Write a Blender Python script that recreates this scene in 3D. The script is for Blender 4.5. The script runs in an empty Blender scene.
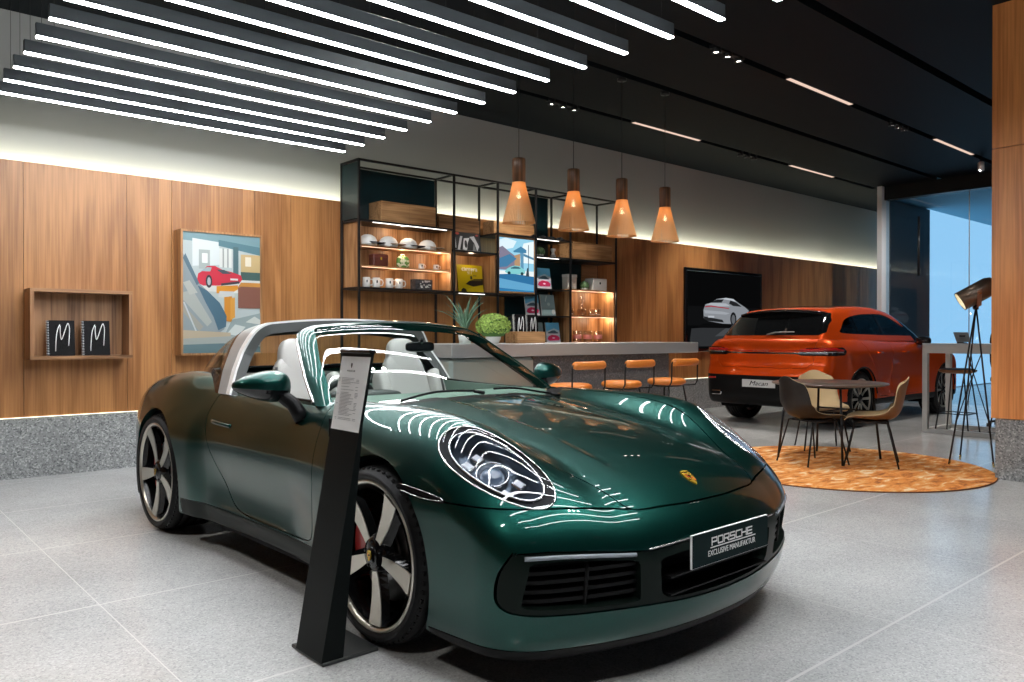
import bpy, math, random
import numpy as np
from mathutils import Vector, Matrix

# ---------------------------------------------------------------- camera, world, exposure, lights
SC = bpy.context.scene
COL = SC.collection
R = math.radians
CAM_H, CAM_F, CAM_PITCH, CAM_AZ = 1.194, 791.7, -0.35, 48.68
cam_data = bpy.data.cameras.new('camera')
cam = bpy.data.objects.new('camera', cam_data)
COL.objects.link(cam)
cam.location = (0, 0, CAM_H)
cam.rotation_euler = (R(90 + CAM_PITCH), 0, R(CAM_AZ - 90))
cam_data.sensor_width = 36
cam_data.lens = CAM_F / 1024 * 36
cam_data.clip_start = 0.05
cam_data.clip_end = 200
SC.camera = cam
SC.view_settings.view_transform = 'Standard'
SC.view_settings.look = 'None'
SC.view_settings.gamma = 1
SC.view_settings.use_curve_mapping = False
SC.view_settings.exposure = 0.6
W = bpy.data.worlds.new('world')
SC.world = W
W.use_nodes = True
W.node_tree.nodes['Background'].inputs[0].default_value = (0.75, 0.85, 1, 1)
W.node_tree.nodes['Background'].inputs[1].default_value = 0.12
BAR_POWER = 29.0          # emission of the hanging LED bars
COVE_POWER = 23.0         # emission of the strips hidden behind the wood panelling

def area_light(name, loc, target, sx, sy, power, color=(1, 1, 1)):
    d = bpy.data.lights.new(name, 'AREA')
    d.shape = 'RECTANGLE'; d.size = sx; d.size_y = sy; d.energy = power; d.color = color
    o = bpy.data.objects.new(name, d); COL.objects.link(o)
    o.location = loc
    o.rotation_euler = (Vector(target) - Vector(loc)).to_track_quat('-Z', 'Y').to_euler()
    return o
SPOT_POWER = 60          # each lamp of the ceiling spot clusters

# ---------------------------------------------------------------- small tools
def setp(o, label=None, cat=None, group=None, kind=None):
    if label: o['label'] = label
    if cat: o['category'] = cat
    if group: o['group'] = group
    if kind: o['kind'] = kind
    return o

def empty(name, loc=(0, 0, 0), rz=0.0, **k):
    o = bpy.data.objects.new(name, None); COL.objects.link(o)
    o.location = loc; o.rotation_euler = (0, 0, rz); o.empty_display_size = .1
    return setp(o, **k)

def copy_tree(o, parent=None):
    c = o.copy(); COL.objects.link(c); c.parent = parent
    for ch in list(o.children): copy_tree(ch, c)
    return c

# materials
def new_mat(name):
    m = bpy.data.materials.new(name); m.use_nodes = True
    nt = m.node_tree; nt.nodes.clear()
    out = nt.nodes.new('ShaderNodeOutputMaterial')
    return m, nt, out

def pbsdf(nt, col=(.8, .8, .8), rough=.5, metal=0.0, **k):
    b = nt.nodes.new('ShaderNodeBsdfPrincipled')
    b.inputs['Base Color'].default_value = (*col, 1)
    b.inputs['Roughness'].default_value = rough
    b.inputs['Metallic'].default_value = metal
    for a, v in k.items():
        b.inputs[a.replace('_', ' ')].default_value = v
    return b

def mat(name, col, rough=.5, metal=0.0, bump=0.0, bscale=200, var=0.0, vscale=6, **k):
    m, nt, out = new_mat(name)
    b = pbsdf(nt, col, rough, metal, **k)
    nt.links.new(b.outputs[0], out.inputs[0])
    tc = nt.nodes.new('ShaderNodeTexCoord')
    if var:
        n = nt.nodes.new('ShaderNodeTexNoise'); n.inputs['Scale'].default_value = vscale
        n.inputs['Detail'].default_value = 4
        nt.links.new(tc.outputs['Object'], n.inputs['Vector'])
        rp = nt.nodes.new('ShaderNodeValToRGB')
        rp.color_ramp.elements[0].position = .3; rp.color_ramp.elements[1].position = .7
        rp.color_ramp.elements[0].color = (*[max(0, c * (1 - var)) for c in col], 1)
        rp.color_ramp.elements[1].color = (*[min(1, c * (1 + var)) for c in col], 1)
        nt.links.new(n.outputs[0], rp.inputs[0]); nt.links.new(rp.outputs[0], b.inputs['Base Color'])
    if bump:
        n = nt.nodes.new('ShaderNodeTexNoise'); n.inputs['Scale'].default_value = bscale
        nt.links.new(tc.outputs['Object'], n.inputs['Vector'])
        bp = nt.nodes.new('ShaderNodeBump'); bp.inputs['Strength'].default_value = bump
        bp.inputs['Distance'].default_value = .002
        nt.links.new(n.outputs[0], bp.inputs['Height']); nt.links.new(bp.outputs[0], b.inputs['Normal'])
    return m

def emit(name, col, power):
    m, nt, out = new_mat(name)
    e = nt.nodes.new('ShaderNodeEmission')
    e.inputs[0].default_value = (*col, 1); e.inputs[1].default_value = power
    nt.links.new(e.outputs[0], out.inputs[0])
    return m

def wood(name, dark, light, scale=1.0, rough=.42, panel=None, along='Z'):
    """veneer: long figure running along one axis, plus fine grain"""
    m, nt, out = new_mat(name)
    N, L = nt.nodes.new, nt.links.new
    tc = N('ShaderNodeTexCoord'); mp = N('ShaderNodeMapping')
    s = {'Z': (3.2, 3.2, .42), 'X': (.42, 3.2, 3.2), 'Y': (3.2, .42, 3.2)}[along]
    mp.inputs['Scale'].default_value = [a * scale for a in s]
    L(tc.outputs['Object'], mp.inputs[0])
    if panel:                                   # every veneer leaf has its own figure
        sx = N('ShaderNodeSeparateXYZ'); L(tc.outputs['Object'], sx.inputs[0])
        a = N('ShaderNodeMath'); a.operation = 'DIVIDE'; a.inputs[1].default_value = panel; L(sx.outputs[0], a.inputs[0])
        fl = N('ShaderNodeMath'); fl.operation = 'FLOOR'; L(a.outputs[0], fl.inputs[0])
        ml = N('ShaderNodeMath'); ml.operation = 'MULTIPLY'; ml.inputs[1].default_value = 7.31; L(fl.outputs[0], ml.inputs[0])
        cx = N('ShaderNodeCombineXYZ'); L(ml.outputs[0], cx.inputs[1]); L(ml.outputs[0], cx.inputs[2])
        ad = N('ShaderNodeVectorMath'); ad.operation = 'ADD'; L(mp.outputs[0], ad.inputs[0]); L(cx.outputs[0], ad.inputs[1])
        vec = ad.outputs[0]
    else:
        vec = mp.outputs[0]
    n1 = N('ShaderNodeTexNoise'); n1.inputs['Scale'].default_value = 1.3; n1.inputs['Detail'].default_value = 2
    n1.inputs['Distortion'].default_value = .6; L(vec, n1.inputs['Vector'])
    w = N('ShaderNodeMath'); w.operation = 'MULTIPLY'; w.inputs[1].default_value = 13; L(n1.outputs[0], w.inputs[0])
    sn = N('ShaderNodeMath'); sn.operation = 'SINE'; L(w.outputs[0], sn.inputs[0])
    m2 = N('ShaderNodeMapping')
    s2 = {'Z': (60, 60, 1.6), 'X': (1.6, 60, 60), 'Y': (60, 1.6, 60)}[along]
    m2.inputs['Scale'].default_value = s2; L(tc.outputs['Object'], m2.inputs[0])
    n2 = N('ShaderNodeTexNoise'); n2.inputs['Scale'].default_value = 1.0; n2.inputs['Detail'].default_value = 5; L(m2.outputs[0], n2.inputs['Vector'])
    mx = N('ShaderNodeMath'); mx.operation = 'MULTIPLY_ADD'; mx.inputs[1].default_value = .16; mx.inputs[2].default_value = .02
    L(sn.outputs[0], mx.inputs[0])
    ad2 = N('ShaderNodeMath'); ad2.operation = 'ADD'; L(mx.outputs[0], ad2.inputs[0]); L(n2.outputs[0], ad2.inputs[1])
    rp = N('ShaderNodeValToRGB')
    rp.color_ramp.elements[0].position = .28; rp.color_ramp.elements[0].color = (*dark, 1)
    rp.color_ramp.elements[1].position = .74; rp.color_ramp.elements[1].color = (*light, 1)
    L(ad2.outputs[0], rp.inputs[0])
    b = pbsdf(nt, light, rough)
    L(rp.outputs[0], b.inputs['Base Color']); L(b.outputs[0], out.inputs[0])
    return m

def thin_glass(name, tint=(1, 1, 1), refl=1.0, ior=1.5, rough=0.0):
    """sheet of glass: passes the light straight through, mirrors by Fresnel"""
    m, nt, out = new_mat(name)
    N, L = nt.nodes.new, nt.links.new
    t = N('ShaderNodeBsdfTransparent'); t.inputs[0].default_value = (*tint, 1)
    g = N('ShaderNodeBsdfGlossy'); g.inputs['Roughness'].default_value = rough
    f = N('ShaderNodeFresnel'); ge = N('ShaderNodeNewGeometry'); ri = N('ShaderNodeMix'); ri.inputs[2].default_value = ior; ri.inputs[3].default_value = 1 / ior
    L(ge.outputs['Backfacing'], ri.inputs[0]); L(ri.outputs[0], f.inputs[0])
    mu = N('ShaderNodeMath'); mu.operation = 'MULTIPLY'; mu.inputs[1].default_value = refl; L(f.outputs[0], mu.inputs[0])
    mx = N('ShaderNodeMixShader'); L(mu.outputs[0], mx.inputs[0]); L(t.outputs[0], mx.inputs[1]); L(g.outputs[0], mx.inputs[2])
    L(mx.outputs[0], out.inputs[0])
    return m

# mesh building
class MB:
    """collects shapes and links them as one mesh object"""
    def __init__(s): s.v = []; s.f = []; s.fm = []; s.sm = []
    def add(s, vs, fs, mi=0, smooth=False):
        o = len(s.v); s.v += [tuple(v) for v in vs]
        for f in fs:
            s.f.append(tuple(i + o for i in f)); s.fm.append(mi); s.sm.append(smooth)
        return s
    def box(s, x0, x1, y0, y1, z0, z1, mi=0, M=None, bev=0.0):
        if bev:
            b = min(bev, (x1 - x0) / 2.01, (y1 - y0) / 2.01, (z1 - z0) / 2.01)
            vs = []; 
            for z, ins in ((z0, b), (z0 + b, 0), (z1 - b, 0), (z1, b)):
                a, c, d, e = x0 + ins, x1 - ins, y0 + ins, y1 - ins
                k = b if ins == 0 else 0
                if ins == 0: vs += [(a + b, d, z), (c - b, d, z), (c, d + b, z), (c, e - b, z), (c - b, e, z), (a + b, e, z), (a, e - b, z), (a, d + b, z)]
                else: vs += [(a, d, z), (c, d, z), (c, d, z), (c, e, z), (c, e, z), (a, e, z), (a, e, z), (a, d, z)]
            fs = []
            for r in range(3):
                for i in range(8):
                    j = (i + 1) % 8; fs.append((r * 8 + i, r * 8 + j, r * 8 + 8 + j, r * 8 + 8 + i))
            fs.append((6, 4, 2, 0)); fs.append((24, 26, 28, 30))
        else:
            vs = [(x0, y0, z0), (x1, y0, z0), (x1, y1, z0), (x0, y1, z0), (x0, y0, z1), (x1, y0, z1), (x1, y1, z1), (x0, y1, z1)]
            fs = [(3, 2, 1, 0), (4, 5, 6, 7), (0, 1, 5, 4), (1, 2, 6, 5), (2, 3, 7, 6), (3, 0, 4, 7)]
        if M is not None: vs = [M @ Vector(v) for v in vs]
        return s.add(vs, fs, mi)
    def tube(s, pts, r, n=8, mi=0, caps=True, closed=False):
        P = [Vector(p) for p in pts]; rs = r if isinstance(r, (list, tuple)) else [r] * len(P)
        vs = []; up = None; m = len(P)
        for i, p in enumerate(P):
            if closed: t = (P[(i + 1) % m] - P[i - 1])
            else: t = P[min(i + 1, m - 1)] - P[max(i - 1, 0)]
            t.normalize()
            if up is None:
                up = Vector((0, 0, 1)) if abs(t.z) < .9 else Vector((1, 0, 0))
            a = t.cross(up)
            if a.length < 1e-6: a = t.orthogonal()
            a.normalize(); up = a.cross(t).normalized()
            for k in range(n):
                an = 2 * math.pi * k / n
                vs.append(p + a * (math.cos(an) * rs[i]) + up * (math.sin(an) * rs[i]))
        fs = []
        for i in range(m if closed else m - 1):
            j = (i + 1) % m
            for k in range(n):
                l = (k + 1) % n; fs.append((i * n + k, i * n + l, j * n + l, j * n + k))
        s.add(vs, fs, mi, True)
        if caps and not closed:
            s.add(vs[:n], [tuple(range(n))[::-1]], mi); s.add(vs[-n:], [tuple(range(n))], mi)
        return s
    def lathe(s, prof, n=32, mi=0, c=(0, 0, 0), M=None, cap=True, smooth=True):
        """profile of (radius, z) turned about z"""
        vs = []
        for r, z in prof:
            for k in range(n):
                a = 2 * math.pi * k / n; v = Vector((r * math.cos(a), r * math.sin(a), z))
                if M is not None: v = M @ v
                vs.append(v + Vector(c))
        fs = []
        for i in range(len(prof) - 1):
            for k in range(n):
                l = (k + 1) % n; fs.append((i * n + k, i * n + l, (i + 1) * n + l, (i + 1) * n + k))
        s.add(vs, fs, mi, smooth)
        if cap:
            if prof[0][0] > 1e-5: s.add(vs[:n], [tuple(range(n))[::-1]], mi)
            if prof[-1][0] > 1e-5: s.add(vs[-n:], [tuple(range(n))], mi)
        return s
    def prism(s, poly, a, b, axis='y', mi=0, M=None):
        """2D polygon extruded between a and b along an axis"""
        def P(p, t):
            v = {'y': (p[0], t, p[1]), 'x': (t, p[0], p[1]), 'z': (p[0], p[1], t)}[axis]
            return M @ Vector(v) if M is not None else v
        n = len(poly); vs = [P(p, a) for p in poly] + [P(p, b) for p in poly]
        fs = [tuple(range(n)), tuple(range(n, 2 * n))[::-1]] + [(i, n + i, n + (i + 1) % n, (i + 1) % n) for i in range(n)]
        return s.add(vs, fs, mi)
    def build(s, name, mats, parent=None, sharp=35, **k):
        me = bpy.data.meshes.new(name); me.from_pydata([tuple(v) for v in s.v], [], s.f)
        if not isinstance(mats, (list, tuple)): mats = [mats]
        for m in mats: me.materials.append(m)
        me.polygons.foreach_set('material_index', s.fm)
        me.polygons.foreach_set('use_smooth', s.sm)
        me.update()
        o = bpy.data.objects.new(name, me); COL.objects.link(o); o.parent = parent
        fix_normals(me)
        return setp(o, **k)

def fix_normals(me):
    import bmesh
    bm = bmesh.new(); bm.from_mesh(me)
    bmesh.ops.remove_doubles(bm, verts=bm.verts, dist=1e-6)
    bmesh.ops.recalc_face_normals(bm, faces=bm.faces)
    bm.to_mesh(me); bm.free()

def subsurf(o, lv=2):
    m = o.modifiers.new('s', 'SUBSURF'); m.levels = lv; m.render_levels = lv; return o

def text_mesh(body, name, size, matl, parent, M, extrude=.0008, align='CENTER', sx=1.0, shear=0.0, spacing=1.0, **k):
    c = bpy.data.curves.new(name, 'FONT'); c.body = body; c.size = size; c.extrude = extrude
    c.align_x = align; c.align_y = 'CENTER'; c.shear = shear; c.space_character = spacing
    c.resolution_u = 3
    o = bpy.data.objects.new(name, c); COL.objects.link(o)
    dg = bpy.context.evaluated_depsgraph_get(); dg.update()
    me = bpy.data.meshes.new_from_object(o.evaluated_get(dg))
    bpy.data.objects.remove(o); bpy.data.curves.remove(c)
    me.transform(Matrix.Diagonal((sx, 1, 1, 1))); me.transform(M)
    me.materials.clear(); me.materials.append(matl)
    q = bpy.data.objects.new(name, me); COL.objects.link(q); q.parent = parent
    return setp(q, **k)

def frame_matrix(origin, xdir, ydir):
    x = Vector(xdir).normalized(); y = Vector(ydir).normalized(); z = x.cross(y).normalized(); y = z.cross(x)
    M = Matrix((x, y, z)).transposed().to_4x4(); M.translation = Vector(origin); return M
# ---------------------------------------------------------------- smooth body surfaces: an implicit form is meshed, then cut into panels
def spline(xs, ys):
    """natural cubic spline, constant slope outside"""
    xs = np.array(xs, float); ys = np.array(ys, float)
    if xs[0] > xs[-1]: xs, ys = xs[::-1], ys[::-1]
    n = len(xs); h = np.diff(xs); A = np.zeros((n, n)); b = np.zeros(n); A[0, 0] = A[-1, -1] = 1
    for i in range(1, n - 1):
        A[i, i - 1] = h[i - 1]; A[i, i] = 2 * (h[i - 1] + h[i]); A[i, i + 1] = h[i]
        b[i] = 6 * ((ys[i + 1] - ys[i]) / h[i] - (ys[i] - ys[i - 1]) / h[i - 1])
    m = np.linalg.solve(A, b)
    def f(x):
        x = np.asarray(x, float); xc = np.clip(x, xs[0], xs[-1])
        i = np.clip(np.searchsorted(xs, xc) - 1, 0, n - 2); hh = h[i]; t = xc - xs[i]; u = xs[i + 1] - xc
        v = (m[i] * u ** 3 + m[i + 1] * t ** 3) / (6 * hh) + (ys[i] / hh - m[i] * hh / 6) * u + (ys[i + 1] / hh - m[i + 1] * hh / 6) * t
        s0 = (ys[1] - ys[0]) / h[0] - h[0] * (2 * m[0] + m[1]) / 6; s1 = (ys[-1] - ys[-2]) / h[-1] + h[-1] * (m[-2] + 2 * m[-1]) / 6
        return v + np.where(x < xs[0], (x - xs[0]) * s0, 0) + np.where(x > xs[-1], (x - xs[-1]) * s1, 0)
    return f

def smax(a, b, k):
    h = np.maximum(k - np.abs(a - b), 0) / k
    return np.maximum(a, b) + h * h * k / 4
def smin(a, b, k): return -smax(-a, -b, k)
def sstep(x, a, b):
    t = np.clip((x - a) / (b - a), 0, 1); return t * t * (3 - 2 * t)

def grad(f, V, e=1e-4):
    G = np.zeros_like(V)
    for k in range(3):
        d = np.zeros(3); d[k] = e
        G[:, k] = (f(V + d) - f(V - d)) / (2 * e)
    return G
def project(f, V, it=4):
    for _ in range(it):
        G = grad(f, V); g2 = np.maximum((G ** 2).sum(1), 1e-6)
        V = V - np.clip(f(V) / g2, -.03, .03)[:, None] * G
    return V

def skin_form(f, lo, hi, core_lo, core_hi, step):
    """rays from a core box out to a shell box find the surface f=0 (half body, y>=0)"""
    lo = np.array(lo, float); hi = np.array(hi, float); lo[1] = 0
    n = np.maximum(1, np.round((hi - lo) / step).astype(int))
    ax = [np.linspace(lo[k], hi[k], n[k] + 1) for k in range(3)]
    P, Q = [], []; idx = {}
    def vid(i, j, k):
        key = (i, j, k)
        if key not in idx: idx[key] = len(P); P.append((ax[0][i], ax[1][j], ax[2][k]))
        return idx[key]
    nx, ny, nz = n
    for i in range(nx):
        for j in range(ny):
            Q.append((vid(i, j, nz), vid(i + 1, j, nz), vid(i + 1, j + 1, nz), vid(i, j + 1, nz)))
            Q.append((vid(i, j, 0), vid(i, j + 1, 0), vid(i + 1, j + 1, 0), vid(i + 1, j, 0)))
    for i in range(nx):
        for k in range(nz):
            Q.append((vid(i, ny, k), vid(i, ny, k + 1), vid(i + 1, ny, k + 1), vid(i + 1, ny, k)))
    for j in range(ny):
        for k in range(nz):
            Q.append((vid(nx, j, k), vid(nx, j + 1, k), vid(nx, j + 1, k + 1), vid(nx, j, k + 1)))
            Q.append((vid(0, j, k), vid(0, j, k + 1), vid(0, j + 1, k + 1), vid(0, j + 1, k)))
    P = np.array(P); C = np.clip(P, np.array(core_lo), np.array(core_hi)); C[:, 1] = np.minimum(P[:, 1], core_hi[1])
    # ease the start points so that neighbouring rays spread gently
    a = np.zeros(len(P)); b = np.ones(len(P)); D = P - C
    for _ in range(36):
        m = (a + b) / 2; inside = f(C + D * m[:, None]) < 0
        a = np.where(inside, m, a); b = np.where(inside, b, m)
    V = C + D * ((a + b) / 2)[:, None]
    Q = np.array(Q); T = np.concatenate([Q[:, [0, 1, 2]], Q[:, [0, 2, 3]]])
    return Skin(f, V, T)

class Skin:
    def __init__(s, f, V, T):
        s.f = f; s.V = V; s.T = T; s.lab = np.zeros(len(T), int)
    def cut(s, gf, only=None, refine=True):
        """split triangles along gf=0; returns per-triangle sign (True = inside, gf<0)"""
        g = gf(s.V).astype(float); g[np.abs(g) < 1e-9] = 1e-9
        pos = g > 0; tp = pos[s.T]; c = tp.sum(1)
        mix = (c == 1) | (c == 2)
        if only is not None: mix &= only[s.lab] if only.dtype == bool and len(only) > s.lab.max() else mix
        if mix.any():
            T = s.T[mix]; P = pos[T]; odd = np.where(P.sum(1) == 1, P.argmax(1), (~P).argmax(1))
            r = np.arange(len(T)); A = T[r, odd]; B = T[r, (odd + 1) % 3]; Cc = T[r, (odd + 2) % 3]
            E = np.concatenate([np.stack([A, B], 1), np.stack([A, Cc], 1)]); Es = np.sort(E, 1)
            U, inv = np.unique(Es, axis=0, return_inverse=True); inv = inv.ravel()
            t = g[U[:, 0]] / (g[U[:, 0]] - g[U[:, 1]])
            N = s.V[U[:, 0]] + (s.V[U[:, 1]] - s.V[U[:, 0]]) * t[:, None]
            if refine: N = project(s.f, N, 2)
            base = len(s.V); s.V = np.concatenate([s.V, N]); m = len(T)
            ab = base + inv[:m]; ac = base + inv[m:]
            new = np.concatenate([np.stack([A, ab, ac], 1), np.stack([ab, B, Cc], 1), np.stack([ab, Cc, ac], 1)])
            sg = np.concatenate([pos[A], pos[B], pos[B]]); lb = np.concatenate([s.lab[mix]] * 3)
            s.T = np.concatenate([s.T[~mix], new]); s.lab = np.concatenate([s.lab[~mix], lb])
            pt = np.concatenate([(c[~mix] == 3), sg])
        else:
            pt = c == 3
        return ~pt
    def drop(s, mask): s.T = s.T[~mask]; s.lab = s.lab[~mask]
    def region(s, gf, label, src=None, gap=0.0):
        """give the triangles inside gf<0 a label; an optional open gap is left around them"""
        if gap:
            a = s.cut(lambda V: gf(V) - gap / 2); s._a = a
            # second cut inside the band
            inn = s.cut(lambda V: gf(V) + gap / 2)
            C = s.V[s.T].mean(1); gc = gf(C)
            band = (np.abs(gc) < gap / 2) & (np.isin(s.lab, src) if src is not None else True)
            s.drop(band)
            C = s.V[s.T].mean(1); inn = gf(C) < 0
        else:
            inn = s.cut(gf)
        if src is not None: inn = inn & np.isin(s.lab, src)
        s.lab[inn] = label
    def part(s, labels, name, mats, parent, flange=.02, off=0.0, mirror=True, side=None, flat=False, **k):
        """build the panel made of these labels (both sides, or one when side=+1/-1)"""
        T = s.T[np.isin(s.lab, labels)]
        if not len(T): print('EMPTY PART', name); return None
        u, inv = np.unique(T, return_inverse=True); T = inv.reshape(-1, 3); V = s.V[u]
        # drop degenerate triangles
        ar = np.linalg.norm(np.cross(V[T[:, 1]] - V[T[:, 0]], V[T[:, 2]] - V[T[:, 0]]), axis=1); T = T[ar > 1e-10]
        G = grad(s.f, V); Nn = G / np.maximum(np.linalg.norm(G, axis=1), 1e-9)[:, None]
        V = V + Nn * off
        Vs = [V]; Ts = [T]; Ns = [Nn[T].reshape(-1, 3)]
        if flange:
            E = np.concatenate([T[:, [0, 1]], T[:, [1, 2]], T[:, [2, 0]]]); Es = np.sort(E, 1)
            U, ix, cnt = np.unique(Es, axis=0, return_index=True, return_counts=True); B = E[ix[cnt == 1]]
            B = B[~((np.abs(V[B[:, 0], 1]) < 1e-5) & (np.abs(V[B[:, 1], 1]) < 1e-5))]
            if len(B):
                a, b = V[B[:, 0]], V[B[:, 1]]; na, nb = Nn[B[:, 0]], Nn[B[:, 1]]
                o = len(V); m = len(B); q = np.concatenate([a, b, a - na * flange, b - nb * flange])
                i = np.arange(m)
                ft = np.concatenate([np.stack([o + i, o + 2 * m + i, o + m + i], 1), np.stack([o + m + i, o + 2 * m + i, o + 3 * m + i], 1)])
                Vs.append(q); Ts.append(ft)
                VV = np.concatenate(Vs); fn = np.cross(VV[ft[:, 1]] - VV[ft[:, 0]], VV[ft[:, 2]] - VV[ft[:, 0]])
                fn /= np.maximum(np.linalg.norm(fn, axis=1), 1e-12)[:, None]; Ns.append(np.repeat(fn, 3, axis=0))
        V = np.concatenate(Vs); T = np.concatenate(Ts); N = np.concatenate(Ns)
        outV, outT, outN = [], [], []; n0 = 0
        if side in (None, 1): outV.append(V); outT.append(T); outN.append(N); n0 = len(V)
        if (mirror and side is None) or side == -1:
            M = np.array([1, -1, 1.]); Tm = T[:, ::-1] + n0; Nm = N.reshape(-1, 3, 3)[:, ::-1].reshape(-1, 3) * M
            outV.append(V * M); outT.append(Tm); outN.append(Nm)
        V = np.concatenate(outV); T = np.concatenate(outT); N = np.concatenate(outN)
        me = bpy.data.meshes.new(name)
        me.from_pydata(V.tolist(), [], T.tolist())
        if not isinstance(mats, (list, tuple)): mats = [mats]
        for m in mats: me.materials.append(m)
        me.polygons.foreach_set('use_smooth', [True] * len(me.polygons))
        me.update()
        me.normals_split_custom_set(N.tolist())
        o = bpy.data.objects.new(name, me); COL.objects.link(o); o.parent = parent
        return setp(o, **k)

def poly_sdf(P, pts, closed=True):
    """signed distance from 2D points P to a polygon (negative inside) or unsigned to a polyline"""
    pts = np.array(pts, float); n = len(pts); d = np.full(len(P), 1e9); s = np.ones(len(P))
    for i in range(n if closed else n - 1):
        a = pts[i]; b = pts[(i + 1) % n]; e = b - a; w = P - a
        t = np.clip((w @ e) / (e @ e), 0, 1); q = w - t[:, None] * e; d = np.minimum(d, (q ** 2).sum(1))
        if closed:
            c1 = P[:, 1] >= a[1]; c2 = P[:, 1] < b[1]; c3 = e[0] * w[:, 1] > e[1] * w[:, 0]
            s = np.where((c1 & c2 & c3) | (~c1 & ~c2 & ~c3), -s, s)
    return s * np.sqrt(d) if closed else np.sqrt(d)

def smooth_poly(pts, n=6, closed=True):
    """Catmull-Rom through the points"""
    pts = [np.array(p, float) for p in pts]; m = len(pts); out = []
    for i in range(m if closed else m - 1):
        if closed: p0, p1, p2, p3 = pts[i - 1], pts[i], pts[(i + 1) % m], pts[(i + 2) % m]
        else: p0, p1, p2, p3 = pts[max(i - 1, 0)], pts[i], pts[i + 1], pts[min(i + 2, m - 1)]
        for k in range(n):
            t = k / n
            out.append(.5 * ((2 * p1) + (-p0 + p2) * t + (2 * p0 - 5 * p1 + 4 * p2 - p3) * t * t + (-p0 + 3 * p1 - 3 * p2 + p3) * t ** 3))
    if not closed: out.append(pts[-1])
    return out
# ---------------------------------------------------------------- form of the green sports car (x forward from the front axle, z up)
_Wm = spline([-3.5, -3.2, -2.85, -2.45, -2.1, -1.8, -1.5, -1.1, -.7, -.35, 0, .3, .6, .9],
             [.68, .79, .892, .930, .915, .882, .866, .860, .866, .893, .916, .914, .893, .87])
_Tc = spline([1.3, 1.03, .93, .842, .7, .5, .2, 0, -.3, -.5, -.9, -1.5, -2.1, -2.5, -2.9, -3.2, -3.42],
             [.25, .53, .60, .652, .718, .780, .838, .865, .897, .912, .93, .95, 1.0, 1.0, .955, .875, .77])
_cz = spline([1.0, .86, .72, .6, .45, .34, .2, 0, -.3, -.65, -1.2, -1.65, -2.1, -2.45, -2.8, -3.1, -3.4],
             [.48, .585, .672, .750, .835, .878, .903, .916, .915, .916, .925, .945, .972, .970, .915, .82, .69])
_cy = spline([1.0, .72, .34, 0, -.65, -1.65, -2.1, -2.45, -3.1, -3.5], [.58, .60, .69, .715, .735, .75, .755, .77, .73, .68])
_nz = spline([.06, .13, .2, .28, .38, .48, .56, .64], [-.10, -.06, -.02, 0.0, .012, .012, -.01, -.05])
_rz = spline([.1, .25, .4, .55, .7, .8, .9], [.12, .03, .0, -.005, .0, .03, .09])
def form_sport(V):
    x, y, z = V[:, 0], np.abs(V[:, 1]), V[:, 2]
    hood = _Tc(x) - np.where(x > -.6, .17, .10) * y * y
    hood = _Tc(x) - (.10 + .07 * sstep(x, -1.2, .2)) * y * y
    dy = y - _cy(x)
    fen = _cz(x) - np.where(dy < 0, 2.4, 2.0) * dy * dy
    top = z - smax(hood, fen, .07)
    zw = .56; t = 1.15 - .25 * sstep(x, -1.9, -2.4) + .35 * sstep(x, -.5, 0)
    up = np.maximum(z - zw, 0); dn = np.maximum(.46 - z, 0)
    wst = sstep(x, -.45, -.8) * (1 - sstep(x, -1.55, -1.85) * 1.0) if False else 0
    door = sstep(-x, .45, .8) * (1 - sstep(-x, 1.5, 1.95))
    # the doors are drawn in a little above the sill
    W_ = _Wm(x) - t * up ** 2 - .30 * dn ** 2 - door * .030 * np.exp(-((z - .40) / .11) ** 2) + .022 * sstep(-x, 1.73, 1.93) * (1 - sstep(-x, 2.3, 2.6)) * (1 - sstep(z, .60, .84)) + .010 * door * np.exp(-((z - .255) / .035) ** 2) - .9 * np.maximum(.235 - z, 0) ** 2
    side = y - W_
    nose = x - (1.0 + _nz(z) - .335 * y ** 2.22)
    tail = -x - (3.46 - _rz(z) - .30 * y ** 2.3)
    bot = (.118 + .045 * sstep(-x, -.5, 0)) - z
    b = smax(top, side, .10)
    b = smax(b, nose, .13)
    b = smax(b, tail, .16)
    return smax(b, bot, .03)
_Pw = spline([-.40, -.55, -.7, -.9, -1.08, -1.25, -1.6, -1.9, -2.2, -2.5, -2.8, -3.1, -3.3],
             [.885, .976, 1.065, 1.175, 1.262, 1.291, 1.300, 1.284, 1.222, 1.125, 1.025, .925, .86])
def form_glasshouse(V):
    x, y, z = V[:, 0], np.abs(V[:, 1]), V[:, 2]
    f1 = sstep(-x, 1.2, 2.0)
    roof = z - (_Pw(x + .20 * y * y * (1 - f1)) - .11 * y * y)
    ws = .762 - .44 * (z - .9) - .13 * np.maximum(z - 1.0, 0) - .26 * np.maximum(-x - 1.8, 0) ** 1.6
    return smax(roof, y - ws, .075)
# ---------------------------------------------------------------- materials
def car_paint(name, col, flake=.5, rough=.32):
    m, nt, out = new_mat(name)
    N, L = nt.nodes.new, nt.links.new
    b = pbsdf(nt, col, rough, flake)
    b.inputs['Coat Weight'].default_value = 1.0
    b.inputs['Coat Roughness'].default_value = 0.015
    b.inputs['Coat IOR'].default_value = 1.36
    b.inputs['Specular IOR Level'].default_value = .12
    tc = N('ShaderNodeTexCoord'); v = N('ShaderNodeTexVoronoi'); v.inputs['Scale'].default_value = 900
    L(tc.outputs['Object'], v.inputs['Vector'])
    hs = N('ShaderNodeHueSaturation'); hs.inputs['Color'].default_value = (*col, 1)
    mr = N('ShaderNodeMapRange'); mr.inputs[1].default_value = 0; mr.inputs[2].default_value = 1
    mr.inputs[3].default_value = .8; mr.inputs[4].default_value = 1.25
    L(v.outputs['Color'], mr.inputs[0]); L(mr.outputs[0], hs.inputs['Value']); L(hs.outputs[0], b.inputs['Base Color'])
    L(b.outputs[0], out.inputs[0])
    return m
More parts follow.
